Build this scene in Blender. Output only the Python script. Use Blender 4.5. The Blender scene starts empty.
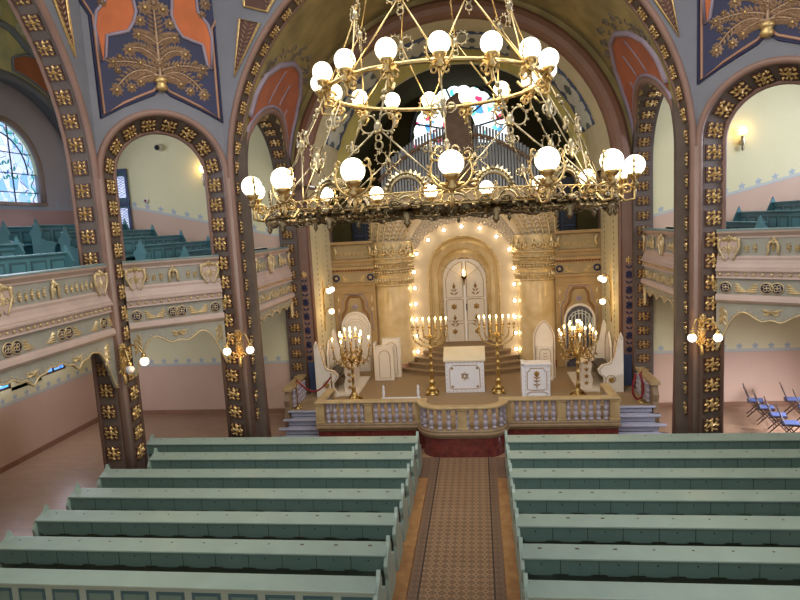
# strengths of the daylight and of the lamps
WORLD = .90; WL = 170; WR = 520; WLOW = 45; DOME = 800; APSE = 2
CHAND = 9; CAND = 26; SCON = 8; BULB = 1.5; EXPO = 0.18
import bpy, math, random
from mathutils import Vector, Matrix
random.seed(7)
PI = math.pi
scene = bpy.context.scene
COL = scene.collection
def R(d): return math.radians(d)
def V(*a): return Vector(a)

# ------------------------------------------------------------------ materials
def lin(c):
    o = []
    for v in c[:3]:
        v = v / 255.0
        o.append(v / 12.92 if v <= 0.04045 else ((v + 0.055) / 1.055) ** 2.4)
    return (o[0], o[1], o[2], 1.0)

class NT:
    def __init__(s, name):
        s.m = bpy.data.materials.new(name); s.m.use_nodes = True
        s.t = s.m.node_tree; s.n = s.t.nodes; s.l = s.t.links
        s.b = s.n['Principled BSDF']
    def new(s, typ, **kw):
        n = s.n.new(typ)
        for k, v in kw.items(): setattr(n, k, v)
        return n
    def link(s, a, b): s.l.new(a, b)
    def math(s, op, a, b=None, c=None):
        n = s.new('ShaderNodeMath', operation=op)
        for i, v in enumerate((a, b, c)):
            if v is None: continue
            if isinstance(v, (int, float)): n.inputs[i].default_value = v
            else: s.link(v, n.inputs[i])
        return n.outputs[0]
    def mix(s, fac, a, b):
        n = s.new('ShaderNodeMix', data_type='RGBA')
        if isinstance(fac, (int, float)): n.inputs[0].default_value = fac
        else: s.link(fac, n.inputs[0])
        for i, v in ((6, a), (7, b)):
            if isinstance(v, tuple): n.inputs[i].default_value = v
            else: s.link(v, n.inputs[i])
        return n.outputs[2]
    def noise(s, scale, detail=3, coord='Object'):
        tc = s.new('ShaderNodeTexCoord'); n = s.new('ShaderNodeTexNoise')
        n.inputs['Scale'].default_value = scale; n.inputs['Detail'].default_value = detail
        s.link(tc.outputs[coord], n.inputs['Vector']); return n.outputs['Fac']
    def pos(s):
        g = s.new('ShaderNodeNewGeometry'); x = s.new('ShaderNodeSeparateXYZ')
        s.link(g.outputs['Position'], x.inputs[0]); return x.outputs
    def color(s, c): s.link(c, s.b.inputs['Base Color'])
    def bump(s, h, strength=.2, dist=.02):
        n = s.new('ShaderNodeBump'); n.inputs['Strength'].default_value = strength
        n.inputs['Distance'].default_value = dist
        s.link(h, n.inputs['Height']); s.link(n.outputs[0], s.b.inputs['Normal'])

def mat(name, rgb, rough=.6, metal=0.0, var=.12, scale=3.0, bump=0.0, bscale=40.0, rgb2=None, spec=.5):
    t = NT(name); c = lin(rgb)
    if rgb2 is None: d = tuple(v * (1 - var) for v in c[:3]) + (1,)
    else: d = lin(rgb2)
    f = t.noise(scale, 5)
    r = t.new('ShaderNodeMapRange'); r.inputs[1].default_value = .35; r.inputs[2].default_value = .65
    t.link(f, r.inputs[0])
    t.color(t.mix(r.outputs[0], d, c))
    t.b.inputs['Roughness'].default_value = rough
    t.b.inputs['Metallic'].default_value = metal
    t.b.inputs['Specular IOR Level'].default_value = spec
    if bump: t.bump(t.noise(bscale, 4), bump)
    return t.m

def emit(name, rgb, strength, base=None):
    t = NT(name)
    t.b.inputs['Base Color'].default_value = lin(base or rgb)
    t.b.inputs['Emission Color'].default_value = lin(rgb)
    t.b.inputs['Emission Strength'].default_value = strength
    t.b.inputs['Roughness'].default_value = .2
    return t.m

# ------------------------------------------------------------------ mesh builder
class MB:
    base = Matrix.Identity(4)
    def __init__(s):
        s.v = []; s.f = []; s.mi = []; s.sm = []; s.M = MB.base.copy()
    def add(s, vs, fs, m=0, smooth=False):
        o = len(s.v)
        flip = s.M.determinant() < 0
        s.v += [s.M @ Vector(p) for p in vs]
        for f in fs:
            f = [i + o for i in f]
            if flip: f.reverse()
            s.f.append(f); s.mi.append(m); s.sm.append(smooth)
    def quad(s, a, b, c, d, m=0, smooth=False): s.add([a, b, c, d], [[0, 1, 2, 3]], m, smooth)
    def bx(s, x0, x1, y0, y1, z0, z1, m=0):
        v = [(x, y, z) for z in (z0, z1) for y in (y0, y1) for x in (x0, x1)]
        s.add(v, [[0, 2, 3, 1], [4, 5, 7, 6], [0, 1, 5, 4], [2, 6, 7, 3], [0, 4, 6, 2], [1, 3, 7, 5]], m)
    def box(s, c, d, m=0): s.bx(c[0]-d[0]/2, c[0]+d[0]/2, c[1]-d[1]/2, c[1]+d[1]/2, c[2]-d[2]/2, c[2]+d[2]/2, m)
    def prism(s, poly, o, u, w, n, t, m=0, ms=None, smooth=False):
        """polygon (a,b) -> o+u*a+w*b, extruded by n*t"""
        o, u, w, n = Vector(o), Vector(u), Vector(w), Vector(n)
        k = len(poly)
        p0 = [o + u * a + w * b for a, b in poly]; p1 = [p + n * t for p in p0]
        s.add(p0 + p1, [list(range(k - 1, -1, -1)), list(range(k, 2 * k))], m)
        s.add(p0 + p1, [[i, (i + 1) % k, k + (i + 1) % k, k + i] for i in range(k)], m if ms is None else ms, smooth)
    def lathe(s, prof, c=(0, 0, 0), seg=16, m=0, smooth=True, a0=0.0, a1=2 * PI, axis=None, caps=True):
        full = abs(a1 - a0 - 2 * PI) < 1e-6
        n = seg if full else seg + 1
        c = Vector(c); vs = []; fs = []
        if axis is None: ex, ey, ez = V(1, 0, 0), V(0, 1, 0), V(0, 0, 1)
        else:
            ez = Vector(axis).normalized(); ex = ez.orthogonal().normalized(); ey = ez.cross(ex)
        for r, z in prof:
            for i in range(n):
                a = a0 + (a1 - a0) * i / seg
                vs.append(c + ex * (r * math.cos(a)) + ey * (r * math.sin(a)) + ez * z)
        for j in range(len(prof) - 1):
            for i in range(seg):
                i2 = (i + 1) % n
                fs.append([j * n + i, j * n + i2, (j + 1) * n + i2, (j + 1) * n + i])
        if full and caps:
            if prof[0][0] > 1e-4: fs.append(list(range(n - 1, -1, -1)))
            if prof[-1][0] > 1e-4: fs.append([(len(prof) - 1) * n + i for i in range(n)])
        s.add(vs, fs, m, smooth)
    def tube(s, pts, r, seg=6, m=0, closed=False, smooth=True, caps=True):
        pts = [Vector(p) for p in pts]; k = len(pts); vs = []; fs = []
        prev = None
        for i, p in enumerate(pts):
            if closed: t = pts[(i + 1) % k] - pts[i - 1]
            else: t = pts[min(i + 1, k - 1)] - pts[max(i - 1, 0)]
            t = t.normalized() if t.length > 1e-9 else V(0, 0, 1)
            if prev is None: nx = t.orthogonal().normalized()
            else:
                nx = prev - t * prev.dot(t)
                nx = nx.normalized() if nx.length > 1e-6 else t.orthogonal().normalized()
            prev = nx; ny = t.cross(nx)
            rr = r[i] if isinstance(r, (list, tuple)) else r
            for j in range(seg):
                a = 2 * PI * j / seg
                vs.append(p + nx * (rr * math.cos(a)) + ny * (rr * math.sin(a)))
        for i in range(k if closed else k - 1):
            i2 = (i + 1) % k
            for j in range(seg):
                j2 = (j + 1) % seg
                fs.append([i * seg + j, i * seg + j2, i2 * seg + j2, i2 * seg + j])
        if not closed and caps:
            fs.append(list(range(seg - 1, -1, -1))); fs.append([(k - 1) * seg + j for j in range(seg)])
        s.add(vs, fs, m, smooth)
    def ball(s, c, r, seg=12, rings=8, m=0, ax=None):
        if isinstance(r, (int, float)): r = (r, r, r)
        c = Vector(c)
        ex, ey, ez = ax if ax else (V(1, 0, 0), V(0, 1, 0), V(0, 0, 1))
        vs = [c - ez * r[2]]; fs = []
        for j in range(1, rings):
            p = -PI / 2 + PI * j / rings
            for i in range(seg):
                a = 2 * PI * i / seg
                vs.append(c + ex * (r[0] * math.cos(p) * math.cos(a)) + ey * (r[1] * math.cos(p) * math.sin(a)) + ez * (r[2] * math.sin(p)))
        vs.append(c + ez * r[2]); L = len(vs) - 1
        for i in range(seg):
            i2 = (i + 1) % seg
            fs.append([0, 1 + i2, 1 + i]); fs.append([L, 1 + (rings - 2) * seg + i, 1 + (rings - 2) * seg + i2])
            for j in range(rings - 2):
                fs.append([1 + j * seg + i, 1 + j * seg + i2, 1 + (j + 1) * seg + i2, 1 + (j + 1) * seg + i])
        s.add(vs, fs, m, True)
    def leaf(s, c, d, n, L, W, T, m=0):
        """raised leaf starting at c along d, on a surface with normal n"""
        c, d, n = Vector(c), Vector(d).normalized(), Vector(n).normalized(); q = d.cross(n)
        vs = [c, c + d * L * .45 + q * W / 2, c + d * L, c + d * L * .45 - q * W / 2, c + d * L * .42 + n * T, c + d * L * .1 + n * T * .5]
        s.add(vs, [[0, 1, 4, 5], [1, 2, 4], [2, 3, 4], [3, 0, 5, 4], [0, 3, 2, 1]], m)
    def flower(s, c, n, r, T, m=0, petals=6, up=(0, 0, 1)):
        c, n = Vector(c), Vector(n).normalized(); u = Vector(up); u = (u - n * u.dot(n)).normalized(); w = n.cross(u)
        for i in range(petals):
            a = 2 * PI * i / petals
            s.leaf(c, u * math.cos(a) + w * math.sin(a), n, r, r * .75, T, m)
        s.ball(c + n * T * .6, (r * .3, r * .3, r * .3), 6, 4, m)
    def sweep(s, path, prof, m=0, closed=False, smooth=False, cprof=False, ms=None, ends=True):
        """profile (o,z) swept along a plan polyline (x,y); o is to the right-hand side of travel"""
        P = [Vector((p[0], p[1], 0)) for p in path]; k = len(P); q = len(prof); vs = []
        for i in range(k):
            a = P[i] - P[i - 1] if (i > 0 or closed) else P[1] - P[0]
            b = P[(i + 1) % k] - P[i] if (i < k - 1 or closed) else P[-1] - P[-2]
            a.normalize(); b.normalize()
            na, nb = V(a.y, -a.x, 0), V(b.y, -b.x, 0); mm = (na + nb)
            mm = mm.normalized() if mm.length > 1e-6 else na
            sc = 1 / max(.35, mm.dot(na))
            for o, z in prof: vs.append(P[i] + mm * (o * sc) + V(0, 0, z))
        for i in range(k if closed else k - 1):
            i2 = (i + 1) % k
            for j in range(q if cprof else q - 1):
                j2 = (j + 1) % q
                s.add([vs[i * q + j], vs[i2 * q + j], vs[i2 * q + j2], vs[i * q + j2]], [[0, 1, 2, 3]], m if ms is None else ms[j], smooth)
        if cprof and ends and not closed:
            s.add(vs[:q], [list(range(q))], m); s.add(vs[-q:], [list(range(q - 1, -1, -1))], m)
    def mesh(s, name, off=None):
        me = bpy.data.meshes.new(name)
        o = off or V(0, 0, 0)
        me.from_pydata([tuple(v - o) for v in s.v], [], s.f)
        me.polygons.foreach_set('material_index', s.mi)
        me.polygons.foreach_set('use_smooth', s.sm)
        me.update(); return me

ORI = {}
def empty(name, loc, label, cat, group=None, rz=0.0):
    o = bpy.data.objects.new(name, None); COL.objects.link(o)
    o.empty_display_size = .1
    o.location = loc; o.rotation_euler = (0, 0, rz); ORI[o.name] = Vector(loc)
    tag(o, label, cat, group); return o
def tag(o, label, cat, group=None, kind=None):
    if label: o['label'] = label
    if cat: o['category'] = cat
    if group: o['group'] = group
    if kind: o['kind'] = kind
    return o
def obj(name, mb, mats, parent=None, label=None, bevel=0.0, origin=None):
    """mesh given in world coordinates (or in the parent's own frame for parents at the origin)"""
    off = ORI.get(parent.name, V(0, 0, 0)) if parent else Vector(origin or (0, 0, 0))
    me = mb.mesh(name, off)
    for m in (mats if isinstance(mats, (list, tuple)) else [mats]): me.materials.append(m)
    o = bpy.data.objects.new(name, me); COL.objects.link(o)
    if parent: o.parent = parent; ORI[o.name] = off
    else: o.location = off; ORI[o.name] = off
    if label: o['label'] = label
    if bevel:
        b = o.modifiers.new('bevel', 'BEVEL'); b.width = bevel; b.segments = 2; b.limit_method = 'ANGLE'
    return o
def inst(name, me, parent, M=None, label=None):
    o = bpy.data.objects.new(name, me); COL.objects.link(o); o.parent = parent
    if M is not None: o.matrix_local = M
    ORI[o.name] = V(0, 0, 0)
    if label: o['label'] = label
    return o
def structure(name, mb, mats, parent=None, label=None):
    o = obj(name, mb, mats, parent, label)
    if parent is None: o['kind'] = 'structure'
    return o
def lamp(name, typ, loc, energy, col=(255, 255, 255), size=.2, rot=None, sy=None, spread=None):
    d = bpy.data.lights.new(name, typ); d.energy = energy; d.color = lin(col)[:3]
    if typ == 'AREA':
        d.size = size
        if sy: d.shape = 'RECTANGLE'; d.size_y = sy
        if spread: d.spread = spread
    elif typ == 'POINT': d.shadow_soft_size = size
    o = bpy.data.objects.new(name, d); COL.objects.link(o); o.location = loc
    if rot: o.rotation_euler = rot
    o['kind'] = 'helper'
    return o
def look(o, target):
    o.rotation_euler = (Vector(target) - o.location).to_track_quat('-Z', 'Y').to_euler()
def arc(c, r, a0, a1, n, u=(1, 0, 0), w=(0, 0, 1)):
    c, u, w = Vector(c), Vector(u), Vector(w)
    return [c + u * (r * math.cos(a0 + (a1 - a0) * i / n)) + w * (r * math.sin(a0 + (a1 - a0) * i / n)) for i in range(n + 1)]
def spiral(c, u, w, r0, r1, a0, a1, n):
    c, u, w = Vector(c), Vector(u), Vector(w); o = []
    for i in range(n + 1):
        t = i / n; r = r0 + (r1 - r0) * t; a = a0 + (a1 - a0) * t
        o.append(c + u * (r * math.cos(a)) + w * (r * math.sin(a)))
    return o

# ------------------------------------------------------------------ palette
def wall_material(name, c0, c1, p0, p1):
    t = NT(name)
    p = t.pos(); x, y, z = p[0], p[1], p[2]
    ax = t.math('ABSOLUTE', x)
    run = t.math('ADD', x, y)
    upb = t.math('MULTIPLY_ADD', t.math('SUBTRACT', ax, 6.6), .24, 6.17)
    upb = t.math('MINIMUM', upb, 7.25)
    is_up = t.math('GREATER_THAN', z, 4.4)
    zb = t.math('ADD', t.math('MULTIPLY', is_up, t.math('SUBTRACT', upb, 1.75)), 1.75)
    dz = t.math('SUBTRACT', z, zb)
    above = t.math('GREATER_THAN', dz, 0.0)
    n = t.noise(1.2, 5); n2 = t.noise(14, 4)
    cream = t.mix(n, lin(c0), lin(c1))
    pink = t.mix(n, lin(p0), lin(p1))
    c = t.mix(above, pink, cream)
    band = t.math('LESS_THAN', t.math('ABSOLUTE', t.math('SUBTRACT', dz, .03)), .05)
    fx = t.math('SUBTRACT', t.math('FLOORED_MODULO', run, .46), .23)
    fz = t.math('SUBTRACT', dz, .16)
    rr = t.math('SQRT', t.math('ADD', t.math('MULTIPLY', fx, fx), t.math('MULTIPLY', fz, fz)))
    ang = t.math('ARCTAN2', fz, fx)
    pet = t.math('MULTIPLY_ADD', t.math('SINE', t.math('MULTIPLY', ang, 5.0)), .025, .075)
    fl = t.math('LESS_THAN', rr, pet)
    msk = t.math('MAXIMUM', t.math('MULTIPLY', band, .55), t.math('MULTIPLY', fl, .85))
    c = t.mix(msk, c, lin((158, 170, 186)))
    t.color(c); t.b.inputs['Roughness'].default_value = .75
    t.bump(n2, .05)
    return t.m

M = {}
M['wall'] = wall_material('stencilled_wall_paint', (216, 206, 160), (226, 218, 176), (200, 166, 142), (210, 178, 154))
M['wall_side'] = wall_material('mauve_shade_tint_wall_paint', (160, 152, 160), (170, 162, 168), (176, 138, 134), (186, 150, 144))  # cream upper side walls greyed to mauve, their shade put into the colour
M['pew'] = mat('sage_green_paint', (148, 166, 153), .36, var=.10, scale=2.0)
M['pew_teal'] = mat('teal_green_paint', (84, 132, 140), .45, var=.15, scale=3.0)
M['rail_teal'] = mat('worn_teal_rail_paint', (116, 138, 136), .45, var=.15)
M['pew_dark'] = mat('recess_green_paint', (58, 92, 98), .5, var=.1)
M['pew_face'] = mat('sage_locker_paint', (98, 124, 116), .45, var=.10, scale=2.0)
M['black'] = mat('black_iron', (18, 18, 18), .5)
M['plate'] = mat('brown_enamel', (84, 62, 48), .4)
M['spandrel'] = mat('grey_mauve_plaster', (114, 115, 122), .7, var=.12, scale=1.5)
M['roll'] = mat('mauve_brown_moulding', (134, 104, 90), .55, var=.14, scale=2.0)
M['soffit'] = mat('umber_soffit_paint', (98, 84, 74), .6, var=.2, scale=3.0)
M['jamb'] = mat('pale_mauve_plaster', (142, 118, 106), .6, var=.1, scale=2.0)
M['oxblood'] = mat('oxblood_ground', (82, 50, 38), .6, var=.2)
M['gilt'] = mat('gilded_stucco', (222, 190, 128), .42, .75, var=.35, scale=18.0)
M['gilt_pale'] = mat('pale_gilded_stucco', (214, 192, 146), .45, .5, var=.25, scale=20.0)
M['gilt_tan'] = mat('bronzed_stucco', (166, 136, 108), .5, .35, var=.25, scale=12.0)
M['brass'] = mat('polished_brass', (206, 180, 126), .34, 1.0, var=.3, scale=10.0)
M['old_brass'] = mat('tarnished_brass', (196, 182, 148), .34, 1.0, var=.55, scale=9.0)
M['candle_brass'] = mat('antique_brass', (206, 174, 110), .3, 1.0, var=.3, scale=12.0)
M['boss'] = mat('mid_bronze', (150, 134, 104), .32, 1.0, var=.5, scale=10.0)  # plain bronze of the fringe and bosses, darker than the brass
M['dark_bronze'] = mat('dark_bronze', (112, 100, 78), .35, 1.0, var=.4, scale=8.0)
M['par_pink'] = mat('parapet_rose_paint', (184, 162, 150), .6, var=.10, scale=2.0)
M['par_grey'] = mat('parapet_grey_paint', (152, 150, 138), .65, var=.12, scale=3.0)
M['navy'] = mat('navy_blue_paint', (26, 30, 70), .6, var=.25, scale=2.5)
M['orange'] = mat('terracotta_orange_paint', (190, 98, 44), .65, var=.18, scale=2.5)
M['tan'] = mat('tan_line_paint', (166, 124, 100), .6, var=.15)
M['lilac'] = mat('lilac_grey_paint', (150, 136, 150), .65, var=.12)
M['vault'] = mat('olive_vault_paint', (168, 150, 96), .7, rgb2=(132, 118, 76), scale=1.3)
M['vault_scroll'] = mat('grey_scroll_paint', (120, 110, 96), .7, var=.2)
M['terra'] = mat('terracotta_vault_paint', (178, 104, 72), .7, var=.22, scale=1.5)
M['chancel_roll'] = mat('brown_arch_paint', (124, 88, 66), .55, var=.15, scale=1.5)
M['reveal'] = mat('pale_straw_paint', (204, 192, 152), .6, var=.10, scale=2.0)
M['slate'] = mat('slate_blue_paint', (70, 84, 118), .65, var=.2)
M['moss'] = mat('moss_wall_paint', (204, 196, 140), .7, rgb2=(166, 168, 136), scale=1.8)
M['slate_soft'] = mat('grey_blue_border_paint', (128, 134, 142), .7, var=.12)
M['panel_grey'] = mat('green_grey_panel_paint', (96, 104, 106), .65, var=.15)
M['motif'] = mat('pale_grey_motif', (206, 208, 194), .65, var=.1)
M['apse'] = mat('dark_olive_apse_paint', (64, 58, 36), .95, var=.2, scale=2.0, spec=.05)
M['apse_edge'] = mat('yellow_green_paint', (182, 168, 90), .6, var=.12)
M['marble'] = mat('honey_marble', (222, 198, 152), .18, rgb2=(206, 178, 126), scale=2.2)
M['ark_stone'] = mat('cream_stucco', (216, 194, 158), .4, var=.10, scale=2.0)
M['ark_gilt'] = mat('gilded_ark_stucco', (226, 200, 148), .38, .45, var=.3, scale=9.0)
M['ark_leaf'] = mat('greyed_carved_stone', (226, 206, 176), .5, var=.25, scale=9.0)
M['ochre'] = mat('ochre_niche_paint', (172, 142, 96), .6, rgb2=(154, 126, 82), scale=2.0)
M['ochre_dark'] = mat('ochre_line_paint', (136, 98, 62), .6, var=.2)
M['ochre_grey'] = mat('greyed_ochre_panel', (158, 138, 98), .6, var=.15)
M['white'] = mat('ivory_white_paint', (232, 222, 206), .38, var=.05, scale=4.0)
M['white_cool'] = mat('cool_white_paint', (228, 226, 228), .4, var=.05, scale=4.0)
M['gold_line'] = mat('thin_gold_paint', (178, 140, 76), .4, .6, var=.2)
M['red_marble'] = mat('oxblood_marble', (116, 54, 48), .25, rgb2=(88, 40, 38), scale=7.0)
M['foot_marble'] = mat('terracotta_marble', (176, 118, 92), .25, rgb2=(150, 92, 70), scale=6.0)
M['tread'] = mat('tan_stair_carpet', (150, 126, 94), .8, var=.15, scale=30.0)
M['stone'] = mat('tan_limestone', (182, 156, 112), .45, rgb2=(162, 136, 96), scale=4.0)
M['stone_dark'] = mat('brown_limestone', (142, 118, 88), .5, var=.2, scale=5.0)
M['baluster'] = mat('lilac_grey_marble', (170, 160, 168), .3, var=.25, scale=14.0)
M['step_stone'] = mat('grey_white_stone', (168, 168, 184), .5, var=.12, scale=5.0)
M['silver'] = mat('organ_pipe_metal', (238, 240, 246), .36, .5, var=.15, scale=4.0)
M['organ_wood'] = mat('brown_organ_case', (128, 100, 74), .5, var=.25, scale=4.0)
M['organ_blue'] = mat('shade_dark_blue_organ_case', (36, 40, 52), .5, var=.3, scale=3.0)
M['wood'] = mat('honey_oak', (170, 124, 78), .4, rgb2=(146, 102, 62), scale=6.0)
M['wood_dark'] = mat('dark_walnut', (72, 50, 38), .4, var=.3, scale=12.0)
M['seat_blue'] = mat('blue_seat_fabric', (86, 100, 150), .8, var=.15, scale=20.0)
M['seat_dark'] = mat('dark_leather', (62, 52, 50), .5, var=.2)
M['rope'] = mat('crimson_velvet', (132, 22, 32), .7, var=.25, scale=30.0)
M['candle'] = mat('ivory_candle', (240, 228, 200), .5, var=.04)
M['lead'] = mat('lead_came', (40, 42, 48), .5, var=.1)
M['cloth'] = mat('cream_cloth', (226, 212, 180), .8, var=.06)
M['base_wood'] = mat('brown_skirting', (150, 110, 84), .5, var=.15, scale=5.0)
M['camera_white'] = mat('white_plastic', (210, 206, 196), .4, var=.03)
M['globe'] = emit('lit_opal_globe', (255, 244, 216), 2.6, (255, 250, 240))
M['globe_off'] = mat('unlit_opal_glass', (206, 206, 214), .15, var=.03)
M['bulb'] = emit('white_bulb', (255, 250, 240), 6.0)
M['flame'] = emit('candle_bulb', (255, 214, 140), 14.0)

def floor_mat():
    t = NT('worn_parquet'); p = t.pos()
    b = t.new('ShaderNodeTexBrick'); tc = t.new('ShaderNodeTexCoord')
    b.inputs['Scale'].default_value = 1.6; b.inputs['Mortar Size'].default_value = .006
    b.inputs['Color1'].default_value = lin((158, 126, 98)); b.inputs['Color2'].default_value = lin((146, 114, 88))
    b.inputs['Mortar'].default_value = lin((124, 92, 70))
    t.link(tc.outputs['Object'], b.inputs['Vector'])
    n = t.noise(.5, 5)
    t.color(t.mix(t.math('MULTIPLY', n, .35), b.outputs['Color'], lin((170, 140, 114))))
    t.b.inputs['Roughness'].default_value = .3
    t.bump(t.noise(3, 3), .04)
    return t.m
M['floor'] = floor_mat()
def podium_mat():
    t = NT('podium_carpet'); n = t.noise(50, 3); n2 = t.noise(2, 4)
    c = t.mix(n, lin((136, 114, 84)), lin((160, 138, 106)))
    t.color(t.mix(t.math('MULTIPLY', n2, .4), c, lin((140, 112, 80)))); t.b.inputs['Roughness'].default_value = .8
    return t.m
M['podium'] = podium_mat()
def runner_mat():
    t = NT('aisle_runner_weave'); p = t.pos(); x, y = p[0], p[1]
    def cell(sc, ox=0.0):
        u = t.math('SUBTRACT', t.math('FLOORED_MODULO', t.math('ADD', t.math('MULTIPLY', x, sc), ox), 1.0), .5)
        v = t.math('SUBTRACT', t.math('FLOORED_MODULO', t.math('ADD', t.math('MULTIPLY', y, sc), ox), 1.0), .5)
        return u, v
    u, v = cell(6.2)
    d = t.math('ADD', t.math('ABSOLUTE', u), t.math('ABSOLUTE', v))
    ring = t.math('LESS_THAN', t.math('ABSOLUTE', t.math('SUBTRACT', d, .36)), .07)
    dot = t.math('LESS_THAN', d, .14)
    u2, v2 = cell(6.2, .5)
    d2 = t.math('ADD', t.math('ABSOLUTE', u2), t.math('ABSOLUTE', v2))
    dot2 = t.math('LESS_THAN', d2, .12)
    m = t.math('MAXIMUM', ring, t.math('MAXIMUM', dot, dot2))
    base = t.mix(t.noise(1.0, 4), lin((138, 108, 80)), lin((162, 130, 98)))
    c = t.mix(t.math('MULTIPLY', m, .95), base, lin((74, 54, 44)))
    ax = t.math('ABSOLUTE', x)
    bo = t.math('MULTIPLY', t.math('GREATER_THAN', ax, .62), .55)
    c = t.mix(bo, c, lin((98, 76, 66)))
    e = t.math('LESS_THAN', t.math('ABSOLUTE', t.math('SUBTRACT', ax, .64)), .015)
    c = t.mix(e, c, lin((60, 46, 42)))
    t.color(c); t.b.inputs['Roughness'].default_value = .55
    return t.m
M['runner'] = runner_mat()
def stained(name, strength, bg, cols, scale):
    t = NT(name); tc = t.new('ShaderNodeTexCoord')
    vo = t.new('ShaderNodeTexVoronoi'); vo.inputs['Scale'].default_value = scale
    t.link(tc.outputs['Object'], vo.inputs['Vector'])
    s = t.new('ShaderNodeSeparateColor'); t.link(vo.outputs['Color'], s.inputs[0])
    ra = t.new('ShaderNodeValToRGB'); ra.color_ramp.interpolation = 'CONSTANT'
    el = ra.color_ramp.elements
    el[0].position = 0; el[0].color = lin(bg); el[1].position = .42; el[1].color = lin(cols[0])
    for i, c in enumerate(cols[1:]):
        e = el.new(.42 + .58 * (i + 1) / len(cols)); e.color = lin(c)
    t.link(s.outputs[0], ra.inputs[0])
    v2 = t.new('ShaderNodeTexVoronoi'); v2.feature = 'DISTANCE_TO_EDGE'; v2.inputs['Scale'].default_value = scale
    t.link(tc.outputs['Object'], v2.inputs['Vector'])
    edge = t.math('LESS_THAN', v2.outputs['Distance'], .014)
    c = t.mix(edge, ra.outputs[0], lin((90, 110, 150)))
    t.color(c); t.link(c, t.b.inputs['Emission Color']); t.b.inputs['Emission Strength'].default_value = strength
    t.b.inputs['Roughness'].default_value = .2
    return t.m
M['glass_left'] = stained('pale_blue_stained_glass', 1.25, (190, 206, 246), [(206, 218, 250), (176, 200, 244), (196, 212, 248), (212, 222, 250), (150, 186, 238), (120, 170, 214)], 3.2)
M['glass_border'] = stained('floral_border_glass', 1.1, (196, 216, 246), [(186, 206, 240), (150, 190, 240), (170, 200, 240), (110, 180, 190), (206, 220, 250)], 7.0)
M['glass_apse'] = stained('bright_stained_glass', 1.7, (235, 250, 252), [(250, 255, 255), (235, 250, 255), (90, 200, 200), (250, 250, 250), (60, 140, 200), (210, 60, 100), (225, 245, 245)], 4.5)
M['glass_low'] = stained('blue_window_glass', 1.6, (90, 150, 240), [(60, 110, 220), (150, 200, 250), (70, 180, 230)], 9.0)
M['glass_grey'] = stained('leaded_pale_glass', .9, (196, 206, 236), [(180, 192, 226), (206, 214, 240)], 9.0)
M['mirror'] = mat('dark_niche_glass', (96, 94, 104), .15, var=.4, scale=6.0)

for nm, c in (('teal', (40, 130, 120)), ('rose', (190, 120, 170)), ('lilac', (120, 110, 190)), ('red', (210, 60, 50)), ('blue', (50, 110, 190))):
    M['vine_' + nm] = emit('stained_vine_' + nm, c, .7)
# ================================================================== THE BUILDING
ZC = 7.6
PA, PB = V(-7.95, 13.1, 0), V(-5.65, 14.9, 0)
DU = (PB - PA).normalized(); DN = V(-DU.y, DU.x, 0); DL = (PB - PA).length
MIR = Matrix.Scale(-1, 4, V(1, 0, 0))
def mb(sg=-1):
    m = MB()
    if sg > 0: m.M = MIR.copy()
    return m
SIDE = {-1: 'left', 1: 'right'}

# ---- floor, walls
m = MB(); m.bx(-13.2, 13.2, -3.0, 19.4, -.2, 0); structure('floor', m, M['floor'])
for sg in (-1, 1):
    m = mb(sg)
    m.bx(-12.7, -5.45, 19.4, 19.8, 0, 13.2)
    structure('wall_back_' + SIDE[sg], m, M['wall'])
    m = mb(sg)
    # side wall with openings: one arched gallery window and two low windows
    zt = 13.2
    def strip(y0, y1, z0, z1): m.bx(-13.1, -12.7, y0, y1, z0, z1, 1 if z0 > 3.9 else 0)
    wins = [(14.05, 15.15, 2.1, 3.7), (16.35, 17.45, 2.1, 3.7)]
    strip(-3, 14.05, 0, 4.4); strip(-3, 14.05, 4.4, 7.45); strip(-3, 14.4, 7.45, zt); strip(17.4, 19.8, 7.45, zt); strip(17.45, 19.8, 0, 4.4); strip(17.45, 19.8, 4.4, 7.45)
    strip(14.05, 17.45, 0, 2.2); strip(14.05, 17.45, 3.7, 4.4); strip(14.05, 17.45, 4.4, 7.45); strip(15.15, 16.35, 2.1, 3.7)
    n = 20
    for i in range(n):
        a0, a1 = PI - PI * i / n, PI - PI * (i + 1) / n
        y0, y1 = 15.9 + 1.5 * math.cos(a0), 15.9 + 1.5 * math.cos(a1)
        h0, h1 = 8.3 + 1.5 * math.sin(a0), 8.3 + 1.5 * math.sin(a1)
        for X in (-12.7, -13.1): m.quad((X, y0, h0), (X, y1, h1), (X, y1, zt), (X, y0, zt), 1)
        m.quad((-12.7, y0, h0), (-12.7, y1, h1), (-13.1, y1, h1), (-13.1, y0, h0))
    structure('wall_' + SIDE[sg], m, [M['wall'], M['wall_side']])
    # skirting
    m = mb(sg); m.bx(-12.7, -5.6, 19.36, 19.4, 0, .16); m.bx(-12.7, -12.66, -3, 19.36, 0, .16)
    structure('baseboard_' + SIDE[sg], m, M['base_wood'])
    # gallery floor slab under the raked pews
    m = mb(sg)
    m.prism([(-12.7, -1), (-8.1, -1), (-8.1, 12.9), (-8.4, 13.0), (-8.36, 13.56), (-6.04, 15.38), (-5.76, 15.4), (-5.76, 19.4), (-12.7, 19.4)], (0, 0, 4.3), (1, 0, 0), (0, 1, 0), (0, 0, 1), .3)
    for k in range(5):
        x1 = -6.75 - .95 * k
        m.bx(-12.7, x1, (15.3, 14.7, 13.8, 13.8, 13.8)[k], 19.4, 4.6 + .23 * k, 4.83 + .23 * k)
    for k in range(3):
        m.bx(-12.7, -8.3 - .95 * k, -1, 12.75, 4.6, 5.03 + .25 * k)
    structure('floor_gallery_' + SIDE[sg], m, M['par_grey'])

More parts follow.
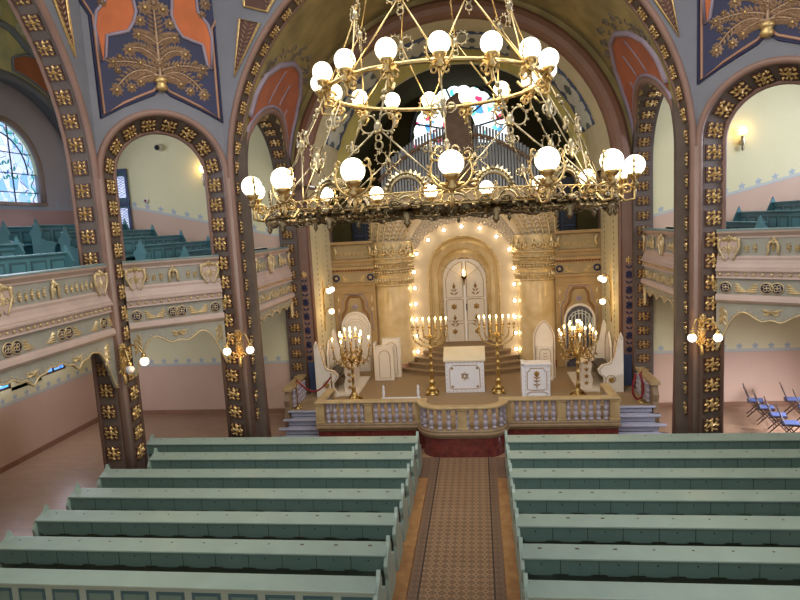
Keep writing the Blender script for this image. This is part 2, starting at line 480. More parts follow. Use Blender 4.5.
# ---- windows
def arched_window(name, c, hw, zs, zc, mat_in, mat_bd, X, sg=-1):
    m = mb(sg); n = 24
    def ring(r): return [(c + r * math.cos(PI - PI * i / n), zc + r * math.sin(PI - PI * i / n)) for i in range(n + 1)]
    poly = [(c - hw, zs)] + ring(hw) + [(c + hw, zs)]
    m.prism(poly, (X - .22, 0, 0), (0, 1, 0), (0, 0, 1), (1, 0, 0), .02)
    w = structure(name, m, mat_bd)
    m = mb(sg); k = hw - .33
    poly = [(c - k, zs + .3)] + [(c + k * math.cos(PI - PI * i / n), zc + k * math.sin(PI - PI * i / n)) for i in range(n + 1)] + [(c + k, zs + .3)]
    m.prism(poly, (X - .195, 0, 0), (0, 1, 0), (0, 0, 1), (1, 0, 0), .02)
    obj('centre_glass', m, mat_in, w)
    m = mb(sg)
    for dy in (-.75, -.1, .55): m.bx(X - .17, X - .14, c + dy - .012, c + dy + .012, zs, zc + math.sqrt(max(.01, hw * hw - dy * dy)))
    for z in (zs + .3, zs + .85, zs + 1.45):
        h = hw if z < zc else math.sqrt(hw * hw - (z - zc) ** 2)
        m.bx(X - .17, X - .14, c - h, c + h, z - .012, z + .012)
    m.tube([(X - .15, c + k * math.cos(a), zc + k * math.sin(a)) for a in [PI * i / 24 for i in range(25)]], .022, 5)
    obj('glazing_bars', m, M['lead'], w)
    m = mb(sg); V2 = [(c + s_ * (hw - .16 + .07 * math.sin(zz * 14)), zz) for s_ in (1,) for zz in [zs + .05 + .04 * i for i in range(int((zc - zs) / .04))]]
    V2 += [(c + (hw - .16 + .07 * math.sin(a * 21)) * math.cos(a), zc + (hw - .16 + .07 * math.sin(a * 21)) * math.sin(a)) for a in [PI * i / 90 for i in range(91)]]
    V2 += [(c - (hw - .16 + .07 * math.sin(zz * 14)), zz) for zz in [zc - .04 * i for i in range(int((zc - zs) / .04))]]
    m.tube([(X - .165, a, b) for a, b in V2], .016, 4, 0)
    for i, (a, b) in enumerate(V2[::7]): m.flower((X - .17, a + .03, b), (1, 0, 0), .055, .01, 1 + i % 2, 5)
    for da, db in ((.35, .5), (.5, .42), (.62, .62), (.2, .75), (-.2, .6), (.42, .8), (.3, .35), (.7, .38)):
        m.leaf((X - .17, c + da, zs + .3 + db), (0, .5, .8), (1, 0, 0), .2, .09, .01, (0, 3, 0, 4)[int(da * 100) % 4]); m.leaf((X - .17, c + da, zs + .3 + db), (0, -.7, .5), (1, 0, 0), .16, .08, .01, 0)
    obj('glass_vine', m, [M['vine_teal'], M['vine_rose'], M['vine_lilac'], M['vine_red'], M['vine_blue']], w)
    m = mb(sg)
    path = [(X + .02, c - hw, zs)] + [(X + .02, c + hw * math.cos(PI - PI * i / n), zc + hw * math.sin(PI - PI * i / n)) for i in range(n + 1)] + [(X + .02, c + hw, zs)]
    m.tube(path, .09, 8); m.bx(X - .1, X + .08, c - hw - .1, c + hw + .1, zs - .1, zs)
    obj('frame', m, M['jamb'], w)
    return w
arched_window('window_1', 15.9, 1.5, 7.45, 8.3, M['glass_left'], M['glass_border'], -12.7)
arched_window('window_2', 15.9, 1.5, 7.45, 8.3, M['glass_left'], M['glass_border'], -12.7, 1)
k = 3
for sg in (-1, 1):
    for y in (14.6, 16.9):
        m = mb(sg); m.bx(-12.76, -12.73, y - .55, y + .55, 2.2, 3.7)
        w = structure('window_%d' % k, m, M['glass_low']); k += 1
        m = mb(sg)
        for dy in (-.52, 0, .52): m.bx(-12.73, -12.70, y + dy - .03, y + dy + .03, 2.2, 3.7)
        for z in (2.23, 2.95, 3.67): m.bx(-12.73, -12.70, y - .55, y + .55, z - .03, z + .03)
        obj('frame', m, M['wood_dark'], w)

# ---- arches: solid wall over an arch, rolls, gilt blocks
class Arch:
    """plane: origin o (s=0 at the left corner), along u, outward n; centre s=c, springing ZC, soffit radius r"""
    def __init__(s, o, u, n, c, r, W, sg=-1, spl=0.0, zc=ZC):
        s.o, s.u, s.n, s.c, s.r, s.W, s.sg, s.spl = Vector(o), Vector(u), Vector(n), c, r, W, sg, spl; s.zc = zc
    def P(s, a, z, d=0): return s.o + s.u * a + s.n * d + V(0, 0, z)
    def path(s, r, z0, n=36):
        """(s, z, radial_s, radial_z) left jamb, arc, right jamb"""
        q = [(s.c - r, z0, -1, 0)]
        q += [(s.c - r * math.cos(PI * i / n), s.zc + r * math.sin(PI * i / n), -math.cos(PI * i / n), math.sin(PI * i / n)) for i in range(n + 1)]
        q.append((s.c + r, z0, 1, 0)); return q
    def wall(s, name, ztop, th, z_out=None, kind_mats=None):
        m = mb(s.sg); n = 40
        S = [0.0] + [s.c - s.r * math.cos(PI * i / n) for i in range(n + 1)] + [s.W]
        B = [s.zc] + [s.zc + s.r * math.sin(PI * i / n) for i in range(n + 1)] + [s.zc]
        for i in range(len(S) - 1):
            a0, a1, b0, b1 = S[i], S[i + 1], B[i], B[i + 1]
            if a1 - a0 < 1e-4: continue
            sm = 0 < i < len(S) - 2
            m.quad(s.P(a0, b0), s.P(a1, b1), s.P(a1, ztop), s.P(a0, ztop), 0)
            f = 1 - s.spl / s.r
            g0, h0, g1, h1 = s.c + (a0 - s.c) * f, s.zc + (b0 - s.zc) * f, s.c + (a1 - s.c) * f, s.zc + (b1 - s.zc) * f
            if i == 0: g0 = a0
            if i == len(S) - 2: g1 = a1
            m.quad(s.P(g0, h0, th), s.P(a0, ztop, th), s.P(a1, ztop, th), s.P(g1, h1, th), 0)
            m.quad(s.P(a0, b0), s.P(g0, h0, th), s.P(g1, h1, th), s.P(a1, b1), 1, sm)
            m.quad(s.P(a0, ztop), s.P(a1, ztop), s.P(a1, ztop, th), s.P(a0, ztop, th), 0)
        for a in (0.0, s.W):
            m.quad(s.P(a, s.zc), s.P(a, ztop), s.P(a, ztop, th), s.P(a, s.zc, th), 0)
        return structure(name, m, kind_mats or [M['spandrel'], M['soffit']])
    def roll(s, r, d, rr, z0, parent, mat, name='roll_moulding', seg=8):
        m = mb(s.sg)
        m.tube([s.P(a, z, d) for a, z, _, _ in s.path(r, z0)], rr, seg)
        return obj(name, m, mat, parent)
    def band(s, d0, d1, z0, parent, mat, lift=.004, name='soffit_band'):
        m = mb(s.sg); q = s.path(s.r - lift - s.spl * d0 / .6, z0); q1 = s.path(s.r - lift - s.spl * d1 / .6, z0)
        for i in range(len(q) - 1):
            a, b, a1, b1 = q[i], q[i + 1], q1[i], q1[i + 1]
            m.quad(s.P(a[0], a[1], d0), s.P(a1[0], a1[1], d1), s.P(b1[0], b1[1], d1), s.P(b[0], b[1], d0), 0, True)
        return obj(name, m, mat, parent)
    def blocks(s, d, L, W, pitch, z0, parent, ends=True):
        m = mb(s.sg); rnd = random.Random(3)
        jam = s.zc - z0; tot = PI * s.r / 2
        def place(sa, z, ta, tz, ra, rz):
            T = (s.u * ta + V(0, 0, tz)); I = -(s.u * ra + V(0, 0, rz)); D = s.n
            D = (s.n * .6 + I * s.spl).normalized(); I0 = I
            I = (I - D * I.dot(D)).normalized()
            c = s.P(sa, z, d) + I0 * (s.spl * d / .6)
            def q(a, b, h): return c + T * a + D * b + I * h
            x, y, h = L / 2, W / 2, .035
            vs = [q(-x, -y, 0), q(x, -y, 0), q(x, y, 0), q(-x, y, 0), q(-x, -y, h), q(x, -y, h), q(x, y, h), q(-x, y, h)]
            m.add(vs, [[4, 5, 6, 7], [0, 1, 5, 4], [1, 2, 6, 5], [2, 3, 7, 6], [3, 0, 4, 7]], 0)
            for ia in range(4):
                for ib in range(3):
                    ca, cb = (-.72 + .48 * ia) * x, (-.62 + .62 * ib) * y
                    sx, sy = (1 if ca > 0 else -1), (ib - 1)
                    g = rnd.uniform(-.35, .35)
                    m.leaf(q(ca - sx * x * .2, cb - sy * y * .12, h), T * sx + D * (sy * .8 + g), I, x * .52, y * .36, .035, 1)
                    m.leaf(q(ca, cb, h), D * (1 if (ia + ib) % 2 else -1) + T * (g - .4 * sx), I, y * .42, y * .22, .04, 1)
            m.leaf(q(0, -y * .55, h), D, I, W * .6, y * .5, .055, 1)
            for sx in (-1, 1): m.ball(q(sx * x * .55, 0, h + .01), .026, 6, 4, 1)
        nj = max(0, int(jam / pitch)); na = int(round(tot / pitch))
        for sd in (-1, 1):
            for i in range(nj): place(s.c + sd * s.r, s.zc - (i + .5) * pitch, 0, 1, sd, 0)
        N = 2 * na
        for i in range(N):
            a = PI * (i + .5) / N
            place(s.c - s.r * math.cos(a), s.zc + s.r * math.sin(a), math.sin(a), math.cos(a), -math.cos(a), math.sin(a))
        return obj('gilt_block_ornament', m, [M['oxblood'], M['gilt']], parent)

ZT = 13.6
north = Arch((-5.65, 14.9, 0), (1, 0, 0), (0, 1, 0), 5.65, 5.52, 11.3)
wN = north.wall('wall_arch_front', ZT, .6)
north.roll(5.565, .03, .078, .0, wN, M['roll']); north.roll(5.51, .58, .05, .0, wN, M['roll'])
north.band(.12, .55, .0, wN, M['soffit']); north.blocks(.33, .33, .34, .5, .7, wN)
for sg in (-1, 1):
    dg = Arch(PA, DU, DN, DL / 2, 1.42, DL, sg, .33, 7.70)
    w = dg.wall('wall_arch_diagonal_' + SIDE[sg], ZT, .6)
    dg.roll(1.445, .02, .082, .0, w, M['roll']); dg.roll(1.09, .59, .06, .0, w, M['roll'])
    dg.band(.09, .56, .0, w, M['soffit']); dg.blocks(.335, .35, .46, .50, .7, w)
    if sg < 0: wDL = w
    else: wDR = w
    we = Arch((-7.95, 13.1, 0), (0, -1, 0), (-1, 0, 0), 5.65, 5.53, 11.3, sg)
    w = we.wall('wall_arch_side_' + SIDE[sg], ZT, .62)
    we.roll(5.57, .03, .08, .0, w, M['roll']); we.roll(5.52, .6, .05, .0, w, M['roll'])
    we.band(.12, .57, .0, w, M['soffit']); we.blocks(.35, .33, .36, .52, .7, w)
    if sg < 0: wWL = w
    else: wWR = w
    # piers
    m = mb(sg)
    a = PA + DU * (DL / 2 + 1.425); a2 = PA + DU * (DL / 2 + 1.09)
    poly = [(-5.53, 14.93), (-5.53, 15.5), tuple((a2 + DN * .6)[:2]), tuple(a[:2]), (-5.66, 14.88)]
    m.prism(poly, (0, 0, 0), (1, 0, 0), (0, 1, 0), (0, 0, 1), ZC + .14, 0)
    m.tube([(-5.62, 14.91, 0), (-5.62, 14.91, ZC)], .085, 10)
    structure('column', m, M['jamb'])
    b = PA + DU * (DL / 2 - 1.425); b2 = PA + DU * (DL / 2 - 1.09)
    m = mb(sg)
    poly = [(-8.0, 12.985), (-7.93, 13.1), tuple(b[:2]), tuple((b2 + DN * .6)[:2]), (-8.57, 12.985)]
    m.prism(poly, (0, 0, 0), (1, 0, 0), (0, 1, 0), (0, 0, 1), ZC + .14, 0)
    m.tube([(-7.95, 13.08, 0), (-7.95, 13.08, ZC)], .09, 10)
    structure('column', m, M['jamb'])

# ---- painted spandrel triangles with gilt edges (front arch and left side arch)
def framed_panel(name, parent, pts, o, u, n, sg=-1):
    """pts (s,z) in plane; n towards the room"""
    m = mb(sg); o, u, n = Vector(o), Vector(u), Vector(n)
    m.prism(pts, o - n * .02, u, (0, 0, 1), n, .045, 0)
    P = [o + u * a + V(0, 0, b) + n * .03 for a, b in pts]
    m.tube(P, .035, 6, 1, closed=True, smooth=False)
    cx = sum(p[0] for p in pts) / len(pts); cz = sum(p[1] for p in pts) / len(pts)
    lo = min(pts, key=lambda p: p[1]); hi = ((pts[0][0] + pts[1][0]) / 2, (pts[0][1] + pts[1][1]) / 2)
    c0 = o + u * lo[0] + V(0, 0, lo[1]); c1 = o + u * hi[0] + V(0, 0, hi[1]); d = c1 - c0; L = d.length; d.normalize()
    q = d.cross(n)
    for i in range(int(L / .11)):
        t = (i + 1) * .11
        wd = min(.35, (t / L) * abs(pts[1][0] - pts[0][0]) * .42)
        for sd in (-1, 1): m.leaf(c0 + d * t * .92 + n * .02, d * .8 + q * sd, n, wd + .03, .05, .03, 2)
    return obj(name, m, [M['oxblood'], M['gilt'], M['gilt_tan']], parent)
for sg in (-1, 1):
    f = lambda L: [(sg * abs(a), z) for a, z in L]
    framed_panel('gilt_spandrel_panel', wN, f([(4.97, 11.37), (4.48, 11.22), (5.22, 10.05)]), (0, 14.9, 0), (1, 0, 0), (0, -1, 0))
    framed_panel('gilt_spandrel_panel', wN, f([(4.82, 12.9), (3.2, 12.9), (4.27, 11.47), (4.82, 11.65)]), (0, 14.9, 0), (1, 0, 0), (0, -1, 0))
    framed_panel('gilt_spandrel_panel', wWL if sg < 0 else wWR, [(12.15, 11.3), (12.6, 11.42), (12.68, 10.2)], (-7.95, 0, 0), (0, 1, 0), (1, 0, 0), sg)

# ---- the blue and orange painted panels over the diagonal arches
def pendentive(sg, w):
    o = PA.copy(); n = -DN
    def P(a, z, d=0): return o + DU * a + n * d + V(0, 0, z)
    half = [(1.64, 9.69), (1.52, 9.62), (1.45, 9.55), (1.1, 9.40), (.75, 9.24), (.28, 8.96), (.27, 11.2), (.10, 11.5), (.12, 11.9), (.3, 12.4), (1.64, 12.4)]
    c = 1.55
    L = [(c - 1.38 * (1.64 - a) / 1.37, z) for a, z in half]
    full = L + [(2 * c - a, z) for a, z in reversed(L)]
    m = mb(sg); m.prism(full, o - n * .02, DU, (0, 0, 1), n, .03, 0)
    root = obj('painted_panel', m, [M['navy']], w)
    m = mb(sg); m.tube([P(a, z, .012) for a, z in full], .03, 4, 0, closed=True)
    m.tube([P(c + (a - c) * .95, z + .09 * (1 if z < 10 else 0), .012) for a, z in full], .035, 4, 1, closed=True)
    obj('painted_border', m, [M['navy'], M['tan']], root)
    orange = [(.62, 12.4), (.62, 11.58), (.40, 11.29), (.33, 10.96), (.40, 10.22), (.50, 10.33), (.57, 10.8), (.78, 10.86), (1.03, 10.94), (1.16, 11.15), (1.24, 11.4), (1.2, 11.66), (1.2, 12.4)]
    orange = [(a - .08, z) for a, z in orange]
    m = mb(sg)
    for P2 in (orange, [(2 * c - a, z) for a, z in orange]):
        m.prism(P2, o - n * .01, DU, (0, 0, 1), n, .028, 0)
        m.tube([P(a, z, .016) for a, z in P2], .045, 4, 1, closed=True)
    obj('orange_field', m, [M['orange'], M['lilac']], root)
    # stucco tree of flowers
    m = mb(sg)
    stem = [P(c, 9.9 + .1 * i, .02) for i in range(19)]
    m.tube(stem, [.045 - .001 * i for i in range(19)], 6, 0)
    def frond(pts, lw=.2, step=1):
        m.tube([P(a, z, .02) for a, z in pts], .026, 5, 0)
        for i in range(1, len(pts), step):
            d = V(pts[i][0] - pts[i - 1][0], 0, pts[i][1] - pts[i - 1][1]); d.normalize()
            D = DU * d.x + V(0, 0, d.z); q = D.cross(n)
            for sd in (-1, 1): m.leaf(P(pts[i][0], pts[i][1], .015), D * .9 + q * sd, n, lw * (1.15 - .03 * i), .075, .04, 0)
    for i in range(16):
        for sd in (-1, 1): m.leaf(P(c, 10.05 + .1 * i, .015), V(0, 0, .7) + DU * sd, n, .33 - .009 * i, .08, .045, 0)
    def curve(p0, p1, p2, k=10):
        return [((1 - t) ** 2 * p0[0] + 2 * t * (1 - t) * p1[0] + t * t * p2[0], (1 - t) ** 2 * p0[1] + 2 * t * (1 - t) * p1[1] + t * t * p2[1]) for t in [i / k for i in range(k + 1)]]
    def mirr(L): return [(2 * c - a, z) for a, z in L]
    for p in ((( c, 9.95), (c - .5, 10.35), (c - 1.0, 9.62)), ((c, 10.1), (c - .55, 10.35), (c - 1.05, 10.2)), ((c, 10.3), (c - .3, 10.7), (c - .6, 10.55)), ((c, 10.0), (c - .3, 10.0), (c - .5, 9.85)), ((c, 10.7), (c - .2, 10.9), (c - .42, 10.9))):
        q = curve(*p, 12); frond(q, .2); frond(mirr(q), .2)
    fl = [(-.98, 9.6, .13), (-.66, 9.68, .11), (-.45, 9.82, .11), (-1.0, 10.22, .10), (-.62, 10.52, .14), (-.4, 10.88, .12), (-.33, 11.2, .13), (-.2, 11.5, .15), (-.42, 10.25, .1), (-.92, 10.05, .08), (-.85, 10.35, .07)]
    for a, z, r in fl:
        for sd in (1, -1): m.flower(P(c + a * sd, z, .015), n, r * 1.2, .05, 0, 8)
    for a, z, r in ((0, 10.25, .14), (0, 11.62, .2), (-1.2, 11.75, .16), (1.2, 11.75, .16), (-1.1, 11.5, .12), (1.1, 11.5, .12)): m.flower(P(c + a, z, .02), n, r, .06, 0, 8)
    obj('stucco_flower_tree', m, [M['gilt_tan']], root)
    m = mb(sg)
    for a, z, r in fl:
        for sd in (1, -1): m.ball(P(c + a * sd, z, .05), r * .34, 8, 5)
    m.lathe([(.06, 0), (.12, .03), (.14, .1), (.11, .16), (.13, .2), (.15, .22), (.14, .3)], P(c, 9.63, .05), 14)
    obj('gilt_vase', m, M['gilt'], root)
pendentive(-1, wDL); pendentive(1, wDR)

# ---- barrel vault of the chancel bay with an arched side opening into each gallery
RB = 5.45; LC, LR = 17.3, 1.9
m = MB(); na, ny = 96, 60
def bp(a, y, r=RB): return V(r * math.cos(a), y, ZC + r * math.sin(a))
for i in range(na):
    for j in range(ny):
        a0, a1 = PI * i / na, PI * (i + 1) / na; y0, y1 = 15.45 + 3.95 * j / ny, 15.45 + 3.95 * (j + 1) / ny
        zm = ZC + RB * math.sin((a0 + a1) / 2); ym = (y0 + y1) / 2
        if math.hypot(ym - LC, zm - ZC) < LR - .03: continue
        m.quad(bp(a0, y0), bp(a1, y0), bp(a1, y1), bp(a0, y1), 0, True)
ceil = structure('ceiling_barrel_vault', m, M['vault'])
def onb(sg, y, z, r=RB):
    s = min(1, max(-1, (z - ZC) / RB)); x = math.sqrt(max(0, 1 - s * s))
    return V(sg * r * x, y, ZC + r * s)
def patch(m, sg, bot, top, n, r, mi=0, k=4):
    """fills between two (y,z) curves lying on the barrel"""
    for i in range(n):
        for j in range(k):
            q = []
            for ii, jj in ((i, j), (i + 1, j), (i + 1, j + 1), (i, j + 1)):
                b, t = bot(ii / n), top(ii / n); f = jj / k
                q.append(onb(sg, b[0] + (t[0] - b[0]) * f, b[1] + (t[1] - b[1]) * f, r))
            m.quad(*q, mi, True)
def lerp_poly(P):
    def f(t):
        x = t * (len(P) - 1); i = min(int(x), len(P) - 2); u = x - i
        return (P[i][0] + (P[i + 1][0] - P[i][0]) * u, P[i][1] + (P[i + 1][1] - P[i][1]) * u)
    return f
for sg in (-1, 1):
    m = MB()
    bot = lambda t: (max(15.64, LC - 2.12 * math.cos(PI * (.05 + .9 * t))), ZC + 2.12 * math.sin(PI * (.05 + .9 * t)))
    top = lerp_poly([(15.64, 9.2), (15.66, 9.8), (15.85, 10.25), (16.4, 10.62), (17.2, 10.85), (17.9, 10.8), (18.4, 10.55), (18.8, 10.3), (19.15, 9.7), (19.25, 9.0), (19.3, 8.2), (19.3, 7.9)])
    patch(m, sg, bot, top, 44, RB - .02)
    p = obj('painted_terracotta_field', m, M['terra'], ceil)
    m = MB()
    m.tube([onb(sg, *top(i / 60), RB - .02) for i in range(61)], .085, 5)
    m.tube([onb(sg, *bot(i / 60), RB - .02) for i in range(61)], .05, 5)
    for fy in (16.6, 17.4, 18.1, 18.7):
        m.tube([onb(sg, fy + .35 * (z - 9.6), z, RB - .03) for z in [9.5 + .1 * i for i in range(12)] if math.hypot(fy + .35 * (z - 9.6) - LC, z - ZC) > 2.15 and z < top(min(1, max(0, (fy + .35 * (z - 9.6) - 15.5) / 3.8)))[1]] or [V(0, 15.5, 13.04), V(0, 15.6, 13.04)], .025, 4)
    obj('painted_border', m, M['lilac'], p)
    m = MB(); rnd = random.Random(5)
    for i in range(30):
        t = .12 + .8 * i / 30; y, z = top(t); z += .3 + .12 * math.sin(i * 2.1)
        if z > ZC + RB * .95 or y > 19.3: continue
        c = onb(sg, y, z, RB - .01); n = V(-c.x, 0, ZC - c.z).normalized()
        m.tube(spiral(c, n.cross(V(0, 1, 0)), V(0, 1, 0), .14, .04, rnd.random() * 6, rnd.random() * 6 + 6, 10), .022, 4)
    obj('painted_scroll_border', m, M['vault_scroll'], p)
    # the rib of the side opening
    lu = Arch((-5.3, 15.4 - .05, 0), (0, 1, 0), (-1, 0, 0), LC - 15.35, LR, 4.0, sg)
    m = mb(sg); q = lu.path(LR, 0)
    prof = [(0, -.02), (0, .55), (.2, .55), (.2, -.02)]
    for i in range(len(q) - 1):
        for j in range(4):
            (r0, d0), (r1, d1) = prof[j], prof[(j + 1) % 4]
            A = [lu.P(q[k][0] + q[k][2] * rr, q[k][1] + q[k][3] * rr, dd - max(0, 0)) for k, rr, dd in ((i, r0, d0), (i, r1, d1), (i + 1, r1, d1), (i + 1, r0, d0))]
            m.quad(*A, 0, j in (0, 2))
    rib = structure('wall_arch_gallery_' + SIDE[sg], m, M['soffit'])
    # lunette rib leans to follow the barrel: front roll lies on the barrel surface
    m = mb(sg)
    fr = [onb(-1, LC - 2.0 * math.cos(PI * i / 40), ZC + 2.0 * math.sin(PI * i / 40)) for i in range(41)]
    m.tube([V(-5.3, LC - 2.0, 0)] + fr + [V(-5.3, LC + 2.0, 0)], .1, 8)
    obj('roll_moulding', m, M['roll'], rib)
    m = mb(sg)
    for i in range(40):
        a, b = PI * i / 40, PI * (i + 1) / 40
        p0, p1 = onb(-1, LC - 1.9 * math.cos(a), ZC + 1.9 * math.sin(a)), onb(-1, LC - 1.9 * math.cos(b), ZC + 1.9 * math.sin(b))
        m.quad(p0, p1, V(-5.4, p1.y, p1.z), V(-5.4, p0.y, p0.z), 0, True)
    obj('soffit_band', m, M['soffit'], rib)
    lu.blocks(.26, .26, .36, .44, .7, rib)

# ---- chancel arch, pillars, reveal and apse
ch = Arch((-5.45, 19.4, 0), (1, 0, 0), (0, 1, 0), 5.45, 4.92, 10.9)
wC = ch.wall('wall_chancel_arch', ZT, .5, kind_mats=[M['vault'], M['reveal']])
m = MB()
prof = [(r, d) for r, d in [(.58, -.02), (.55, -.16), (.45, -.26), (.3, -.30), (.14, -.26), (.04, -.16), (0, 0)]]
q = ch.path(4.92 - .22, ZC)[1:-1]
for i in range(len(q) - 1):
    for j in range(len(prof) - 1):
        A = [ch.P(q[k][0] + q[k][2] * r, q[k][1] + q[k][3] * r, d) for k, (r, d) in ((i, prof[j]), (i, prof[j + 1]), (i + 1, prof[j + 1]), (i + 1, prof[j]))]
        m.quad(*A, 0, True)
obj('arch_moulding', m, M['chancel_roll'], wC)
# intrados: outer ring 19.4-22.6 radius 4.92 -> 4.6, then yellow lip, then the apse
m = MB(); n = 48
RI = [(4.72, 19.4, 0), (4.66, 20.4, 0), (4.6, 22.35, 0), (4.35, 22.4, 1), (4.18, 22.5, 1), (4.18, 22.7, 1)]
for i in range(n):
    a0, a1 = PI * i / n, PI * (i + 1) / n
    for (r0, y0, _), (r1, y1, mi) in zip(RI, RI[1:]):
        m.quad((r0 * math.cos(a0), y0, ZC + r0 * math.sin(a0)), (r0 * math.cos(a1), y0, ZC + r0 * math.sin(a1)), (r1 * math.cos(a1), y1, ZC + r1 * math.sin(a1)), (r1 * math.cos(a0), y1, ZC + r1 * math.sin(a0)), mi, True)
ia = structure('ceiling_chancel_arch', m, [M['reveal'], M['apse_edge']])
m = MB(); n2 = 30
def ip(a, y, l=.02):
    r = 4.72 - (y - 19.4) * .041 - l
    return V(r * math.cos(a), y, ZC + r * math.sin(a))
for c in (27, 153, 45, 135, 74, 106, 90):
    w = 9 if c in (27, 153, 45, 135) else 8
    for (y0, y1, mi, l, sh) in ((20.45, 22.15, 0, .02, 1), ):
        for i in range(8):
            a0, a1 = R(c - w + 2 * w * i / 8), R(c - w + 2 * w * (i + 1) / 8)
            m.quad(ip(a0, y0), ip(a1, y0), ip(a1, y1), ip(a0, y1), 0, True)
    # interlaced pale motif
    for da, dy, ra, ry in ((0, 0, 3.9, .62), (-5.6, -.4, 2.9, .38), (5.6, -.4, 2.9, .38), (-5.6, .4, 2.9, .38), (5.6, .4, 2.9, .38)):
        pts = []
        for k in range(16):
            t = 2 * PI * k / 16; rr = 1 + .25 * math.cos(4 * t)
            pts.append(ip(R(c + da + ra * rr * math.cos(t)), 21.3 + dy + ry * rr * math.sin(t), .035))
        m.add([ip(R(c + da), 21.3 + dy, .035)] + pts, [[0, 1 + k, 1 + (k + 1) % 16] for k in range(16)], 1)
    for sd in (-1, 1):
        m.tube([ip(R(c - w + 2 * w * i / 10), 21.3 + sd * .76 + .05 * math.sin(i * 1.6), .03) for i in range(11)], .05, 4, 2)
obj('painted_interlace_panels', m, [M['panel_grey'], M['motif'], M['slate']], ia)
for sg in (-1, 1):
    m = mb(sg); m.bx(-5.45, -4.9, 19.4, 22.6, 0, ZC, 0)
    m.tube([(-4.93, 19.42, .7), (-4.93, 19.42, ZC)], .06, 8, 1)
    pil = structure('column_chancel_' + SIDE[sg], m, [M['roll'], M['chancel_roll']])
    m = mb(sg); m.bx(-4.9, -4.885, 19.5, 22.1, .9, 7.5)
    obj('painted_reveal', m, M['reveal'], pil)
    m = mb(sg)   # blue flower stencil climbing the pillar front
    for i in range(17):
        z = 1.9 + i * .16
        c = V(-5.18, 19.39, z); nn = V(0, -1, 0)
        if i % 3 == 0: m.flower(c, nn, .12, .02, 0, 6)
        else:
            for sd in (-1, 1): m.leaf(c, V(sd * .8, 0, .8), nn, .16, .07, .015, 0)
    m.flower(V(-5.18, 19.39, 4.72), nn, .12, .03, 1, 6)
    m.bx(-5.36, -5.0, 19.385, 19.4, .75, 1.75, 2)
    obj('painted_flower_stencil', m, [M['navy'], M['gilt'], M['slate']], pil)
    # dotted lines on the reveal
    m = mb(sg)
    for y in (20.1, 21.5):
        for i in range(34): m.bx(-4.886, -4.878, y - .03, y + .03, 1.2 + i * .18, 1.28 + i * .18)
    obj('painted_dash_lines', m, M['vault_scroll'], pil)
    # wall of the choir below and beside
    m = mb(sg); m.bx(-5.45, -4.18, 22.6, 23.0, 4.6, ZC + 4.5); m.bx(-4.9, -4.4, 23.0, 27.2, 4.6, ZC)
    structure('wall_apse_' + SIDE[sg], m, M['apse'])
m = MB(); n = 40
for i in range(n):
    a0, a1 = PI * i / n, PI * (i + 1) / n
    m.quad(*[(4.4 * math.cos(a), y, ZC + 4.4 * math.sin(a)) for a, y in ((a0, 22.7), (a1, 22.7), (a1, 27.2), (a0, 27.2))], 0, True)
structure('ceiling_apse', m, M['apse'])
# apse back wall with the stained glass arch split by the organ tower
m = MB(); m.bx(-4.5, 4.5, 27.2, 27.5, 4.5, 12.2); structure('wall_apse', m, M['apse'])
def scallop(s0, s1, k):
    inn, out = [], []
    for i in range(k + 1):
        a = s0 + (s1 - s0) * i / k
        out.append((2.0 * math.cos(a) * (1 + .035 * abs(math.sin(i * PI / 3))), 9.75 + 2.18 * math.sin(a) * (1 + .035 * abs(math.sin(i * PI / 3)))))
        inn.append((.72 * math.cos(a), 9.75 + 1.35 * math.sin(a)))
    return out, inn
m = MB()
o_, i_ = scallop(R(-8), R(188), 42)
for i in range(42):
    q = [(o_[i][0], 27.19, o_[i][1]), (o_[i + 1][0], 27.19, o_[i + 1][1]), (i_[i + 1][0], 27.19, i_[i + 1][1]), (i_[i][0], 27.19, i_[i][1])]
    m.quad(*q, 0); m.quad(*[(a, 27.13, c) for a, _, c in q], 0)
    m.quad(q[0], q[1], (q[1][0], 27.13, q[1][2]), (q[0][0], 27.13, q[0][2]), 0); m.quad(q[3], q[2], (q[2][0], 27.13, q[2][2]), (q[3][0], 27.13, q[3][2]), 0)
w = structure('window_7', m, M['glass_apse'])
m = MB()
for a in (20, 48, 75, 105, 132, 160): m.tube([(.7 * math.cos(R(a)), 27.1, 9.75 + 1.35 * math.sin(R(a))), (2.0 * math.cos(R(a)), 27.1, 9.75 + 2.18 * math.sin(R(a)))], .04, 5)
m.tube([(2.2 * math.cos(R(-8 + 196 * i / 30)), 27.12, 9.75 + 2.4 * math.sin(R(-8 + 196 * i / 30))) for i in range(31)], .05, 5)
obj('glazing_bars', m, M['lead'], w)

